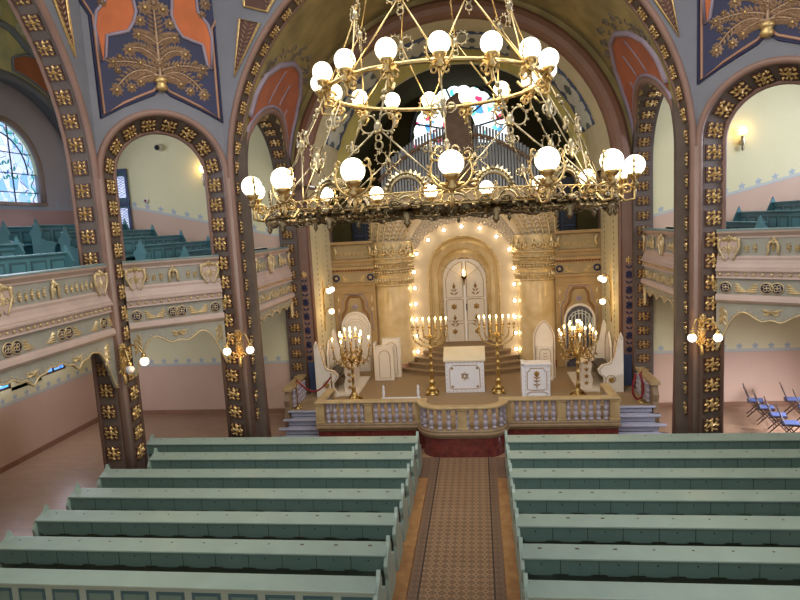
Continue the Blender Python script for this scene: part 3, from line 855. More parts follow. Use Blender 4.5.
# ---- painted tympanum walls over the arched window recesses, and flat ceilings beyond
for sg in (-1, 1):
    tyo = V(-12.3, 12.45, 0)
    m = mb(sg); n = 40; rr = 3.45; cy, cz = 15.9, 7.4
    Y0, Y1 = 9.4, 19.4
    for i in range(n):
        a0, a1 = PI - PI * i / n, PI - PI * (i + 1) / n
        y0, y1, h0, h1 = cy + rr * math.cos(a0), cy + rr * math.cos(a1), cz + rr * math.sin(a0), cz + rr * math.sin(a1)
        for X in (-12.3, -12.65): m.quad((X, y0, h0), (X, y1, h1), (X, y1, 13.2), (X, y0, 13.2), 0)
        m.quad((-12.3, y0, h0), (-12.3, y1, h1), (-12.65, y1, h1), (-12.65, y0, h0), 1, True)
    m.bx(-12.65, -12.3, Y0, cy - rr, 9.0, 13.2, 0); m.bx(-12.65, -12.3, cy - rr - .35, cy - rr, 4.6, 9.0, 1)
    ty = structure('wall_tympanum_' + SIDE[sg], m, [M['moss'], M['spandrel']])
    def TP(a, r, d=.03): return V(-12.3 + d, cy + r * math.cos(a), cz + r * math.sin(a))
    m = mb(sg)
    for r0, r1 in ((3.47, 3.66),):
        for i in range(48):
            a0, a1 = PI * i / 48, PI * (i + 1) / 48; m.quad(TP(a0, r0, .015), TP(a1, r0, .015), TP(a1, r1, .015), TP(a0, r1, .015))
    m.tube([TP(PI * i / 48, 3.5, .0) for i in range(49)], .10, 8)
    obj('arch_border', m, M['spandrel'], ty)
    m = mb(sg); q_ = mb(sg); e_ = mb(sg)
    for b0, b1 in ((3, 26), (28, 52), (54, 84), (96, 126), (128, 152)):
        top = lambda t: 3.8 + .75 * math.sin(PI * (.12 + .76 * t)) * min(1, .35 + (b0 if b0 < 90 else 180 - b1) / 55)
        edge = []
        for i in range(10):
            t0, t1 = i / 10, (i + 1) / 10; a0, a1 = R(b0 + (b1 - b0) * t0), R(b0 + (b1 - b0) * t1)
            m.quad(TP(a0, 3.74, .02), TP(a1, 3.74, .02), TP(a1, top(t1), .02), TP(a0, top(t0), .02))
        E_ = [TP(R(b0 + (b1 - b0) * i / 10), 3.74, .02) for i in range(11)] + [TP(R(b1 - (b1 - b0) * i / 10), top(1 - i / 10), .02) for i in range(11)]
        e_.tube(E_, .045, 4, closed=True)
    obj('painted_terracotta_field', m, M['terra'], ty)
    e_.tube([TP(R(2 + 150 * i / 40), 4.75 + .18 * math.sin(i * .9), .02) for i in range(41)], .12, 5)
    obj('painted_border', e_, M['slate_soft'], ty)
    m = mb(sg); rnd = random.Random(9)
    for i in range(16):
        a = R(35 + 70 * rnd.random()); r_ = 5.0 + .7 * rnd.random(); m.flower(TP(a, r_, .01), (1, 0, 0), .16 + .1 * rnd.random(), .015, rnd.randint(0, 1), 6)
    obj('painted_flowers', m, [M['motif'], M['vault_scroll']], ty)
    m = mb(sg); m.bx(-12.7, -8.7, 9.4, 19.4, 13.2, 13.3); m.bx(-8.7, -5.45, 15.0, 19.4, 13.2, 13.3)
    structure('ceiling_gallery_' + SIDE[sg], m, M['wall'])
# ================================================================== GALLERY PARAPETS
def smooth(a, b, t): t = max(0, min(1, t)); t = t * t * (3 - 2 * t); return a + (b - a) * t
def parapet(p0, p1, sg, label, kind, loc):
    p0, p1 = Vector(p0), Vector(p1); u = (p1 - p0); L = u.length; u.normalize(); n = V(u.y, -u.x, 0)
    if sg > 0: loc = (-loc[0], loc[1], loc[2])
    root = empty('gallery_parapet', (0, 0, 0), label, 'balustrade', 'gallery parapets')
    def P(s, z, d=0): return p0 + u * s + n * d + V(0, 0, z)
    path = [(p0.x, p0.y), (p1.x, p1.y)]
    m = mb(sg); m.sweep(path, [(-.26, 5.60), (-.26, 5.67), (.05, 5.68), (.10, 5.665), (.10, 5.635), (.06, 5.62)], 0, cprof=True)
    obj('rail', m, M['rail_teal'], root)
    m = mb(sg)
    m.sweep(path, [(.10, 5.63), (.085, 5.585), (.04, 5.545), (.0, 5.50), (.0, 5.46)], 0)
    m.sweep(path, [(-.02, 5.06), (.03, 5.055), (.05, 5.02), (.04, 4.96), (.07, 4.87), (.12, 4.80), (.12, 4.765)], 0)
    m.sweep(path, [(.12, 4.765), (.15, 4.75), (.15, 4.71), (.10, 4.70), (.08, 4.58), (.10, 4.575), (.11, 4.545), (.05, 4.53)], 0)
    m.sweep(path, [(.05, 4.17), (.10, 4.16), (.13, 4.12), (.15, 4.04), (.11, 3.99), (.05, 3.96), (-.05, 3.95)], 0)
    obj('moulding', m, M['par_pink'], root)
    m = mb(sg); m.sweep(path, [(-.22, 5.62), (0, 5.62), (0, 5.5), (-.02, 5.48), (-.02, 5.05), (-.02, 4.9), (-.22, 4.9)], 0, cprof=True)
    obj('upper_panel', m, M['par_grey'], root)
    m = mb(sg); m.sweep(path, [(-.2, 4.95), (.04, 4.95), (.04, 3.95), (-.2, 3.95)], 0, cprof=True)
    obj('frieze_panel', m, M['par_grey'], root)
    m = mb(sg); k = int(L / .17) if kind != 'chancel' else int(L / .09)
    br = .034 if kind != 'chancel' else .02
    if kind == 'chancel':
        for i in range(k):
            m = mb(sg); m.ball(P((i + .5) * L / k, 4.635, .1), br, 8, 5); obj('gilt_bead', m, M['gilt'], root)
    else:
        for i in range(k):
            m = mb(sg); m.ball(P((i + .5) * L / k, 4.635, .1), br, 8, 5); obj('gilt_bead', m, M['gilt_pale'], root)
    # ornaments of the upper panel
    def motif(s, h, mm, mi=0):
        c = P(s, 5.16, -.01)
        for i in range(3):
            for sd in (-1, 1): mm.leaf(c + V(0, 0, h * i * .3), u * sd + V(0, 0, .7), n, .07, .035, .03, mi)
        mm.leaf(c, V(0, 0, 1), n, h, .05, .035, mi); mm.ball(c + n * .02, .022, 6, 4, mi)
        mm.ball(c + V(0, 0, h) + n * .02, .018, 6, 4, mi)
    def bracket(s):
        b = mb(sg)
        b.prism([(-.2, 5.44), (.2, 5.44), (.21, 5.3), (.15, 5.1), (.06, 4.96), (0, 5.04), (-.06, 4.96), (-.15, 5.1), (-.21, 5.3)], P(s, 0, -.03), u, (0, 0, 1), n, .1, 1)
        for sd in (-1, 1):
            b.tube([P(s + sd * (.2 + .02 * math.sin(t * 3)), 5.46 - t * .5 * 1.0, .08) if t < .5 else P(s + sd * (.2 - (t - .5) * .22), 5.46 - t * .5, .08) for t in [i / 10 for i in range(11)]], [.045 - .03 * i / 10 for i in range(11)], 6, 0)
            b.leaf(P(s, 5.46, .06), u * sd - V(0, 0, .2), n, .24, .13, .06, 0)
            b.tube(spiral(P(s + sd * .08, 5.2, .075), u, V(0, 0, 1), .08, .015, 0, 9, 14), .014, 4, 0)
        b.flower(P(s, 5.46, .06), n, .1, .06, 0, 7); b.leaf(P(s, 5.4, .07), V(0, 0, -1), n, .38, .09, .05, 0)
        return b
    def finial(s):
        b = mb(sg); c = P(s, 5.34, .0)
        for sd in (-1, 1):
            b.tube([P(s + sd * x, z, .03) for x, z in ((.0, 5.38), (.07, 5.36), (.10, 5.28), (.09, 5.16), (.12, 5.08))], [.03, .035, .035, .03, .015], 6)
            b.leaf(c, u * sd * .6 + V(0, 0, .8), n, .13, .06, .04)
        b.leaf(c, V(0, 0, 1), n, .16, .08, .05); b.flower(c, n, .07, .05); b.leaf(c, V(0, 0, -1), n, .2, .08, .05)
        return b
    def medallion(s, double=True):
        b = mb(sg); h = 4.33
        for dx in ((-.105, .105) if double else (0,)):
            c = P(s + dx, h, .035)
            b.lathe([(.0, .015), (.125, .015), (.125, 0)], c, 16, 0, False, axis=n)
            b.lathe([(.125, 0), (.14, .025), (.115, .03)], c, 16, 1, True, axis=n, caps=False)
            for q in range(4):
                a = PI / 4 + q * PI / 2
                b.tube(spiral(c + n * .02 + u * .055 * math.cos(a) + V(0, 0, .055 * math.sin(a)), u, V(0, 0, 1), .05, .015, a + PI, a + PI + 5, 9), .011, 4, 1)
            b.ball(c + n * .02, .025, 6, 4, 1)
        for sd in (-1, 1):
            e = .26 if double else .16
            for q in range(4): b.leaf(P(s + sd * e, 4.235 + .06 * q, .035), u * sd - V(0, 0, .12 * q), n, .36 - .06 * q, .10, .045, 1)
        return b
    MM = [M['navy'], M['gilt_pale'], M['gilt']]
    if kind == 'diagonal':
        Bs, Fs, Ms, Hs = [.26, L - .26], [L / 2], [L / 2], [.2, L - .2]
    elif kind == 'side':
        Bs, Fs, Ms, Hs = [L - .25 - 2.9 * i for i in range(3)], [L - 1.7 - 2.9 * i for i in range(2)], [L - 1.6 - 1.45 * i for i in range(4)], [L - .3]
    else:
        Bs, Fs, Ms, Hs = [.2, L * .5, L - .15], [L * .25, L * .75], [], []
    for s in Bs: obj('acanthus_bracket', bracket(s), [M['gilt_pale'], M['par_pink']], root)
    for s in Fs: obj('gilt_finial', finial(s), M['gilt_pale'], root)
    for s in Ms: obj('blue_medallion', medallion(s), MM, root)
    for s in Hs: obj('blue_medallion', medallion(s, False), MM, root)
    if kind == 'chancel':
        for i in range(5): obj('gilt_scroll', medallion(L * (i + .5) / 5, False), [M['par_grey'], M['gilt_pale'], M['gilt']], root)
    m = mb(sg); ex = Bs + Fs; s = .2
    while s < L - .1:
        if all(abs(s - e) > .24 for e in ex): m = mb(sg); motif(s, .17 if int(s * 6) % 2 else .13, m); obj('stucco_motif', m, M['gilt_pale'], root)
        s += .165
    # scalloped valance under the gallery
    def zb(s):
        if kind == 'diagonal':
            e = min(s, L - s); c = abs(s - L / 2)
            if e < .56: return 2.8 + .95 * math.sin(PI / 2 * max(0, (e - .02) / .54)) if e > .02 else 2.8
            z = smooth(3.55, 3.76, (c - .14) / (L / 2 - .56 - .14))
            return z + (.05 * math.cos(c / .16 * PI / 2) if c < .16 else 0)
        if kind == 'side':
            e = L - s
            if e < .65: return 2.75 + .97 * math.sin(PI / 2 * max(0, (e - .08) / .57)) if e > .08 else 2.75
            ph = ((e - .65) % 1.33) / 1.33
            return 3.50 + .22 * abs(math.cos(PI * ph)) ** .8 - .02 * math.cos(8 * PI * ph) + .02
        e = L - s
        if e < .5: return 2.9 + .85 * math.sin(PI / 2 * e / .5)
        return 3.68 + .13 * abs(math.cos(PI * (s / (L - .5)) * 5))
    m = mb(sg); N = int(L / .04)
    bot = [(L * i / N, zb(L * i / N)) for i in range(N + 1)]
    for (a, za), (b, zb_) in zip(bot, bot[1:]):
        for d in (.05, -.02): m.quad(P(a, za, d), P(b, zb_, d), P(b, 3.98, d), P(a, 3.98, d))
        m.quad(P(a, za, -.02), P(b, zb_, -.02), P(b, zb_, .05), P(a, za, .05))
    va = obj('scalloped_valance', m, M['par_grey'], root)
    m = mb(sg); m.tube([P(a, z, .05) for a, z in bot], .022, 6)
    for a, z in bot[::3]: m.ball(P(a, z + .07, .06), .016, 6, 4)
    obj('valance_edge', m, M['gilt_pale'], va)
    def sprig(s, z, k):
        m = mb(sg)
        for sd in (-1, 1):
            m.tube(spiral(P(s + sd * .12 * k, z, .06), u * sd, V(0, 0, 1), .09 * k, .02 * k, PI, PI + 6, 12), .018 * k, 5)
            m.leaf(P(s, z, .05), u * sd + V(0, 0, .3), n, .3 * k, .08 * k, .04)
            m.leaf(P(s, z, .05), u * sd - V(0, 0, .3), n, .22 * k, .08 * k, .04)
        m.flower(P(s, z, .05), n, .09 * k, .05)
        obj('gilt_leaf_spray', m, M['gilt_pale'], va)
    if kind == 'diagonal': sprig(L / 2, 3.78, .85)
    elif kind == 'side':
        for i in range(4): sprig(L - 1.32 - 1.33 * i, 3.74, .75)
    else:
        for i in range(5): sprig((i + .5) * (L - .5) / 5, 3.85, .45)
    for e in ([.16, L - .16] if kind == 'diagonal' else [L - .3]):
        m = mb(sg)
        for q in range(6): m.leaf(P(e, 3.9 - .07 * q, .05), V(0, 0, -1) + u * (.5 - (q % 2)) * .9, n, .24, .09, .05)
        obj('gilt_bracket_leaf', m, M['gilt_pale'], va)
for sg in (-1, 1):
    sd = SIDE[sg]
    if sg < 0: parapet((-8.02, 4.0, 0), (-8.02, 12.95, 0), sg, ('long pink and grey gallery parapet with blue medallions, in front of the stained glass window' if sg < 0 else 'long pink and grey gallery parapet along the opposite side arm'), 'side', (-8, 9, 4))
    a, b = PA + DU * (DL / 2 - 1.15) + DN * .42, PA + DU * (DL / 2 + 1.15) + DN * .42
    parapet(a, b, sg, ('pink gallery parapet crossing the left diagonal arch, below the blue and orange panel' if sg < 0 else 'brownish gallery parapet crossing the diagonal arch above the folding chairs'), 'diagonal', (-7, 14, 4))
    parapet((-5.62, 15.3, 0), (-5.62, 19.38, 0), sg, ('receding pink gallery parapet with small scallops, left of the ark' if sg < 0 else 'receding golden-lit gallery parapet with small scallops, right of the ark'), 'chancel', (-5.6, 17, 4))

# ================================================================== GALLERY PEWS
def gable_end(m, x0, y, z, d, h=1.0, th=.06, mi=0):
    """profile in the x-z plane; backrest at x0, the seat towards d"""
    pr = [(-.12, 0), (-.12, .62), (-.17, .76), (-.03, .92), (.04, h + .12), (.13, .90), (.2, .74), (.15, .60), (.26, .53), (.48, .50), (.55, .42), (.5, .3), (.52, 0)]
    m.prism([(x0 + d * a, z + b) for a, b in pr], (0, y - th / 2, 0), (1, 0, 0), (0, 0, 1), (0, 1, 0), th, mi)
def gallery_pew(sg, x, y0, y1, z, label):
    root = empty('gallery_pew', ((x if sg < 0 else -x), (y0 + y1) / 2, z), label, 'pew', 'gallery pews')
    m = mb(sg); m.bx(x - .04, x + .02, y0, y1, z, z + .92); m.bx(x - .1, x + .08, y0, y1, z + .92, z + .96)
    back = obj('backrest', m, M['pew_teal'], root, bevel=.008)
    m = mb(sg); k = max(1, int((y1 - y0) / .55))
    for i in range(k):
        a, b = y0 + (y1 - y0) * i / k + .06, y0 + (y1 - y0) * (i + 1) / k - .06
        for zz0, zz1 in ((.50, .82), (.08, .42)):
            m.bx(x + .02, x + .028, a, b, z + zz0, z + zz1, 0)
            m.bx(x + .028, x + .034, a + .05, b - .05, z + zz0 + .05, z + zz1 - .05, 1)
    obj('raised_panels', m, [M['pew_dark'], M['pew_teal']], back)
    m = mb(sg); m.bx(x + .02, x + .45, y0, y1, z + .42, z + .46)
    obj('seat', m, M['pew_teal'], root, bevel=.008)
    for y in (y0, y1):
        m = mb(sg); gable_end(m, x, y, z, 1); obj('bench_end', m, M['pew_teal'], root, bevel=.008)
order = ['front', 'second', 'third', 'fourth', 'fifth', 'sixth']
for sg in (-1, 1):
    where = 'left diagonal arch' if sg < 0 else 'right diagonal arch'
    for k, x in enumerate((-7.3, -8.2, -9.12, -10.1, -11.05, -12.0)):
        gallery_pew(sg, x, (15.45, 14.85, 14.4, 14.6, 14.8, 14.8)[k], 18.9, 4.83 + .23 * min(k, 4) + .002, 'teal painted gallery pew seen through the %s, %s row behind the parapet' % (where, order[k]))
    gallery_pew(sg, -6.6, 16.0, 18.9, 4.602, 'short teal pew behind the receding parapet beside the ark, %s gallery' % SIDE[sg])
    where = 'below the stained glass window' if sg < 0 else 'in the opposite side arm'
    for k, x in enumerate((-8.75, -9.7, -10.65, -11.6) if sg < 0 else ()):
        gallery_pew(sg, x, 5.0, (12.7, 12.4, 12.4, 12.4)[k], 5.03 + .25 * min(k, 2) + .002, 'teal panelled gallery pew %s, %s row behind the long parapet' % (where, order[k]))
# music keyboards behind the parapets beside the ark
def keyboard(sg):
    m = mb(sg); m.bx(-6.12, -5.86, 16.5, 18.0, 5.62, 5.72)
    root = empty('keyboard', (-sg * -6.0, 17.2, 5.0), 'dark keyboard on a stand behind the %s parapet beside the ark' % SIDE[sg], 'keyboard')
    obj('body', m, M['black'], root)
    m = mb(sg); m.bx(-5.9, -5.80, 16.6, 17.9, 5.72, 5.735); obj('keys', m, M['white'], root)
    for y in (16.7, 17.8):
        m = mb(sg); m.tube([(-5.8, y, 4.6), (-6.18, y, 5.62)], .02, 6); m.tube([(-6.18, y, 4.6), (-5.8, y, 5.62)], .02, 6); obj('stand_leg', m, M['black'], root)
keyboard(-1); keyboard(1)

# upstairs leaded door, lamps, camera, alarm
m = MB(); m.bx(-11.95, -11.05, 19.36, 19.42, 6.2, 8.55); d = structure('door_1', m, M['pew_dark'])
m = MB()
for a in (-11.95, -11.5, -11.1): m.bx(a, a + .08, 19.3, 19.36, 6.2, 8.55)
for z in (6.2, 7.35, 8.45): m.bx(-11.95, -11.02, 19.31, 19.36, z, z + .1)
obj('door_frame', m, M['slate'], d)
for z0, z1 in ((6.55, 7.25), (7.6, 8.3)):
    m = MB(); m.bx(-11.42, -11.1, 19.335, 19.355, z0, z1); p = obj('leaded_pane', m, M['glass_grey'], d)
    m = MB()
    for k in range(8):
        z = z0 + (z1 - z0) * k / 8
        m.tube([(-11.42, 19.33, z), (-11.1, 19.33, z + (z1 - z0) / 4 if z + (z1 - z0) / 4 < z1 else z1)], .006, 4); m.tube([(-11.1, 19.33, z), (-11.42, 19.33, min(z1, z + (z1 - z0) / 4))], .006, 4)
    obj('lead_lattice', m, M['lead'], p)
root = empty('security_camera', (-9.75, 19.4, 9.15), 'small white security camera high on the cream wall in the left diagonal arch', 'camera')
m = MB(); m.ball((-9.75, 19.32, 9.15), .12, 12, 8); obj('housing', m, M['camera_white'], root)
m = MB(); m.lathe([(.085, 0), (.085, .02), (.06, .05), (0, .06)], (-9.77, 19.2, 9.14), 12, axis=(0, -1, 0)); obj('lens', m, M['black'], root)
root = empty('alarm_switch', (-10.45, 19.4, 7.45), 'small round red alarm button on the cream wall near the leaded door', 'alarm')
m = MB(); m.lathe([(.09, 0), (.09, .04), (.06, .06), (0, .06)], (-10.45, 19.39, 7.45), 14, axis=(0, -1, 0)); obj('housing', m, M['camera_white'], root)
m = MB(); m.lathe([(.045, 0), (.03, .02), (0, .02)], (-10.45, 19.33, 7.45), 10, axis=(0, -1, 0)); obj('button', m, M['rope'], root)

# ================================================================== SCONCES
def wall_candle(x, z, label):
    root = empty('wall_sconce', (x, 19.4, z), label, 'wall lamp')
    m = MB(); m.lathe([(.0, -.42), (.05, -.34), (.03, -.26), (.09, -.16), (.04, -.05), (.07, .0), (.03, .06)], (x, 19.3, z), 10); m.tube([(x, 19.4, z - .2), (x, 19.3, z - .2)], .03, 6)
    obj('bracket', m, M['old_brass'], root)
    m = MB(); m.ball((x, 19.28, z + .16), (.095, .095, .11), 14, 10); obj('lamp_globe', m, M['flame'], root)
wall_candle(-8.3, 8.2, 'single lit brass wall lamp seen through the left diagonal arch')
wall_candle(8.4, 8.2, 'single lit brass wall lamp seen through the right diagonal arch')
def pier_sconce(base, globes, lit, label):
    K = .68; base = Vector(base); root = empty('column_sconce', base, label, 'wall lamp', 'two-globe column sconces')
    c = sum((Vector(g) for g in globes), V(0, 0, 0)) / len(globes); fw = V(c.x - base.x, c.y - base.y, 0).normalized(); sx = V(fw.y, -fw.x, 0)
    m = MB(); f = base + fw * .12
    for i in range(9):
        z = -.35 + .12 * i
        for sd in (-1, 1): m.leaf(f + V(0, 0, z * K), sx * sd * .8 + V(0, 0, .8), fw, (.26 - .015 * i) * K, .1 * K, .08 * K)
    m.tube([f + V(0, 0, (-.75 + .1 * i) * K) + fw * .03 * math.sin(i) for i in range(15)], [.02] + [.04] * 13 + [.02], 6)
    m.flower(f + V(0, 0, .4) + fw * .05, fw, .11, .06, 0, 8); m.flower(f + V(0, 0, .07) + fw * .05, fw, .10, .06, 0, 8)
    for sd in (-1, 1): m.tube(spiral(f + sx * sd * .08 + V(0, 0, -.2) + fw * .05, sx * sd, V(0, 0, 1), .09, .02, 0, 7, 14), .014, 5)
    obj('gilt_bracket', m, M['gilt'], root)
    for g, on in zip(globes, lit):
        g = Vector(g); top = g + V(0, 0, .14)
        m = MB(); p0 = f + V(0, 0, .15); q = []
        for i in range(11):
            t = i / 10; p = p0.lerp(top + V(0, 0, .02), t) + V(0, 0, .26 * math.sin(PI * t)); q.append(p)
        m.tube(q, .022, 6); m.lathe([(.02, .06), (.055, .03), (.06, -.03), (.05, -.05)], top, 10)
        arm = obj('arm', m, M['brass'], root)
        m = MB(); m.ball(g, .10, 16, 12); obj('lamp_globe', m, M['globe'] if on else M['globe_off'], arm, None if on else 'unlit white globe')
pier_sconce((-5.66, 14.82, 3.25), [(-5.92, 14.55, 3.2), (-5.32, 14.6, 3.21)], [1, 1], 'two-globe gilt sconce on the left column nearer the ark, both globes lit')
pier_sconce((5.66, 14.82, 3.25), [(5.45, 14.6, 3.2), (6.0, 14.55, 3.2)], [1, 1], 'two-globe gilt sconce on the right column nearer the folding chairs, both globes lit')
pier_sconce((-7.92, 13.0, 3.3), [(-7.53, 12.78, 3.2), (-7.22, 12.9, 3.36)], [0, 1], 'gilt sconce on the column next to the long left parapet, one globe unlit')
def reveal_sconce(sg, z, ys, label):
    root = empty('reveal_sconce', (sg * 4.88, ys[0], z), label, 'wall lamp', 'globe sconces on the chancel pillars')
    m = mb(sg); y = sum(ys) / len(ys)
    m.prism([(y - .07, z - .55), (y, z - .7), (y + .07, z - .55), (y + .05, z + .2), (y, z + .35), (y - .05, z + .2)], (-4.88, 0, 0), (0, 1, 0), (0, 0, 1), (1, 0, 0), .03)
    obj('back_plate', m, M['gilt'], root)
    for q in ys:
        m = mb(sg); m.tube([(-4.86, y, z - .15), (-4.78, (y + q) / 2, z + .1), (-4.66, q, z + .14), (-4.6, q, z + .1)], .02, 6); m.lathe([(.02, .12), (.05, .09), (.055, .06)], (-4.6, q, z), 10)
        a = obj('arm', m, M['brass'], root)
        m = mb(sg); m.ball((-4.6, q, z), .1, 16, 12); obj('lamp_globe', m, M['globe'], a)
for sg in (-1, 1):
    reveal_sconce(sg, 4.05, (20.3, 20.75), 'gilt sconce with two small globes, upper one on the pale %s chancel pillar' % SIDE[sg])
    reveal_sconce(sg, 3.3, (20.5,), 'gilt sconce with a single globe, lower one on the pale %s chancel pillar' % SIDE[sg])
# ================================================================== NAVE: RUNNER, PEW PLATFORMS, PEWS
m = MB(); m.bx(-.82, .82, 3.0, 13.95, 0, .012); m.bx(-1.2, 1.2, 13.95, 15.35, 0, .012)
tag(obj('aisle_runner', m, M['runner']), 'brown lozenge-patterned runner down the aisle between the two blocks of green pews', 'runner')
for sg in (-1, 1):
    m = mb(sg); m.bx(-8.3, -.83, 3.0, 13.93, 0, .06); structure('floor_pew_platform_' + SIDE[sg], m, M['wood'])

def end_profile():
    return [(a * .9, b * .915) for a, b in [(-.38, 0), (-.40, .30), (-.36, .52), (-.43, .66), (-.45, .80), (-.36, .92), (-.22, .985), (-.13, 1.0), (-.06, 1.05), (0, 1.15), (.05, 1.03), (.10, .93), (.08, .82), (.13, .72), (.22, .66), (.36, .64), (.46, .56), (.47, .44), (.40, .34), (.43, .2), (.44, 0)]]
def pew(sg, x0, x1, y, label, panelled=False):
    Z = .06
    root = empty('church_pew', ((x0 + x1) / 2 * (1 if sg < 0 else -1), y, Z), label, 'pew', 'green pews in the nave')
    m = mb(sg)
    if not panelled:
        m.prism([(-.345, .86), (-.345, .895), (.0, .925), (.03, .925), (.03, .89)], (x0, y, Z), (0, 1, 0), (0, 0, 1), (1, 0, 0), x1 - x0)
    else: m.prism([(-.33, .86), (-.33, .895), (.0, .925), (.03, .925), (.03, .89)], (x0, y, Z), (0, 1, 0), (0, 0, 1), (1, 0, 0), x1 - x0)
    top = obj('book_ledge', m, M['pew'], root, bevel=.008)
    n = 12; step = (x1 - x0) / n
    yf = y - .32 if not panelled else y - .29
    m = mb(sg)
    if not panelled:
        m.bx(x0, x1, yf, y, Z + .62, Z + .87)
        for i in range(1, n): m.bx(x0 + i * step - .004, x0 + i * step + .004, yf - .002, yf + .01, Z + .62, Z + .855, 1)
        for i in range(n):
            m.lathe([(.013, 0), (.013, .003), (0, .004)], (x0 + (i + .5) * step, yf, Z + .785), 8, 1, False, axis=(0, -1, 0))
            m.bx(x0 + (i + .5) * step - .17, x0 + (i + .5) * step + .17, yf - .001, yf + .01, Z + .595, Z + .62, 0)
        obj('locker_front', m, [M['pew_face'], M['black']], root)
    else:
        m.bx(x0, x1, yf, y, Z + .05, Z + .87)
        bk = obj('panelled_back', m, [M['pew']], root)
        m = mb(sg)
        for i in range(n):
            a, b = x0 + i * step + .06, x0 + (i + 1) * step - .06
            for z0, z1 in ((.46, .79), (.10, .40)):
                m.bx(a, b, yf - .006, yf, Z + z0, Z + z1, 0); m.bx(a + .05, b - .05, yf - .014, yf - .006, Z + z0 + .05, Z + z1 - .05, 1)
        obj('raised_panels', m, [M['pew_dark'], M['pew_face']], bk)
    m = mb(sg); m.bx(x0, x1, y - .03, y + .02, Z + .08, Z + .90); obj('backrest', m, M['pew_face'], root)
    m = mb(sg); m.bx(x0, x1, y + .02, y + .42, Z + .42, Z + .46); m.bx(x0, x1, y + .36, y + .39, Z + .30, Z + .42); obj('seat', m, M['pew'], root, bevel=.006)
    pm = None
    for i in range(n):
        if panelled: break
        X = x0 + (i + .5) * step
        m = mb(sg); big = .03 if i > n - 4 else .018
        m.prism([(-big, -big * .45), (big, -big * .45), (big, big * .45), (-big, big * .45)], (X, y - .10, Z + .919), (1, 0, 0), (0, 1, .1), (0, 0, 1), .004)
        obj('number_plate', m, M['plate'], top)
    for x in (x0, x1):
        m = mb(sg); m.prism([(a, b) for a, b in end_profile()], (x - .03, y, Z), (0, 1, 0), (0, 0, 1), (1, 0, 0), .06)
        obj('pew_end', m, M['pew'], root, bevel=.012)
ordn = ['front', 'second', 'third', 'fourth', 'fifth', 'sixth', 'seventh']
PY = [14.3 - 1.0 * i for i in range(7)]
for i, y in enumerate(PY):
    xl = [-8.08, -7.42, -8.05, -8.08, -8.05, -8.02, -8.02][i]
    xr = [-8.08, -7.42, -8.05, -8.08, -8.05, -8.02, -8.02][i]
    for sg, x in ((-1, xl), (1, xr)):
        sd = SIDE[sg]
        if i == 6: lab = 'sage green pew nearest the camera in the %s block, %s' % (sd, 'raised panels on its back' if sg < 0 else 'cut by the lower edge')
        elif i == 0: lab = 'sage green front pew of the %s block, nearest the balustrade' % sd
        else: lab = 'sage green pew in the %s block, %s row back from the balustrade' % (sd, ordn[i])
        pew(sg, x, -1.08, y, lab, i == 6)

# ================================================================== PODIUM AND BALUSTRADE
PZ = .7
def bim(k=14, s=1.0, r=.55, w=1.1, y0=16.0, y1=15.33):
    P = [(-w, y0)]
    P += [(-w + r - r * math.cos(a), y1 + r * (1 - math.sin(a)) * (y0 - y1) / max(r, .01) * .82) for a in [PI / 2 * i / k for i in range(k + 1)]]
    return P + [(-a, b) for a, b in reversed(P)]
BIM = bim()
front = [(-4.08, 16.0)] + BIM + [(4.08, 16.0)]
m = MB()
m.prism(front + [(4.08, 17.45), (5.45, 17.45), (5.45, 22.75), (-5.45, 22.75), (-5.45, 17.45), (-4.08, 17.45)], (0, 0, PZ - .05), (1, 0, 0), (0, 1, 0), (0, 0, 1), .05)
structure('floor_podium', m, M['podium'])
m = MB(); m.prism(front + [(4.08, 17.4), (-4.08, 17.4)], (0, 0, 0), (1, 0, 0), (0, 1, 0), (0, 0, 1), .62)
m.bx(-5.45, 5.45, 17.46, 22.7, 0, .64)
structure('wall_podium_base', m, M['red_marble'])
bal = empty('balustrade', (0, 16.0, PZ), 'tan stone balustrade with grey balusters and a rounded centre bay in front of the ark', 'balustrade')
path = [(-4.0, 17.35), (-4.0, 16.06)] + [(a, b + .06) for a, b in BIM] + [(4.0, 16.06), (4.0, 17.35)]
m = MB(); m.sweep(path, [(-.11, 1.325), (-.13, 1.345), (-.13, 1.375), (-.11, 1.395), (.11, 1.395), (.13, 1.375), (.13, 1.345), (.11, 1.325)], 0, cprof=True); obj('rail', m, M['stone'], bal)
m = MB(); m.sweep(path, [(-.1, .70), (-.1, .76), (.1, .76), (.12, .74), (.12, .69), (.14, .67), (.14, .62), (.08, .59), (.08, .54)], 0); obj('plinth', m, M['stone_dark'], bal)
def newel(x, y, w=.2, rz=0):
    m = MB(); m.bx(x - w / 2, x + w / 2, y - .09, y + .09, .72, 1.34); m.bx(x - w / 2 - .02, x + w / 2 + .02, y - .11, y + .11, .76, .81); m.bx(x - w / 2 - .02, x + w / 2 + .02, y - .11, y + .11, 1.28, 1.33)
    obj('newel', m, M['stone'], bal, bevel=.01)
for sg in (-1, 1):
    for x, w in ((4.0, .24), (2.62, .22), (1.2, .2)): newel(sg * x, 16.06, w)
    newel(sg * 4.0, 17.3, .24)
newel(0, BIM[len(BIM) // 2][1] + .06, .24)
bm_ = MB(); bm_.M = Matrix.Diagonal((1.22, 1.22, 1.2, 1)); bm_.lathe([(.055, 0), (.055, .05), (.035, .06), (.045, .09), (.062, .14), (.05, .19), (.03, .215), (.05, .25), (.058, .285), (.04, .325), (.03, .35), (.05, .38), (.05, .42), (.055, .43), (.055, .48)], (0, 0, 0), 12)
bme = bm_.mesh('baluster'); bme.materials.append(M['baluster'])
spots = []
for sg in (-1, 1):
    for i in range(6): spots.append((sg * (3.78 - .195 * i), 16.06)); spots.append((sg * (2.42 - .195 * i), 16.06))
    for i in range(5): spots.append((sg * 4.0, 16.28 + .2 * i))
L_ = [V(a, b + .06, 0) for a, b in BIM]; cum = [0]
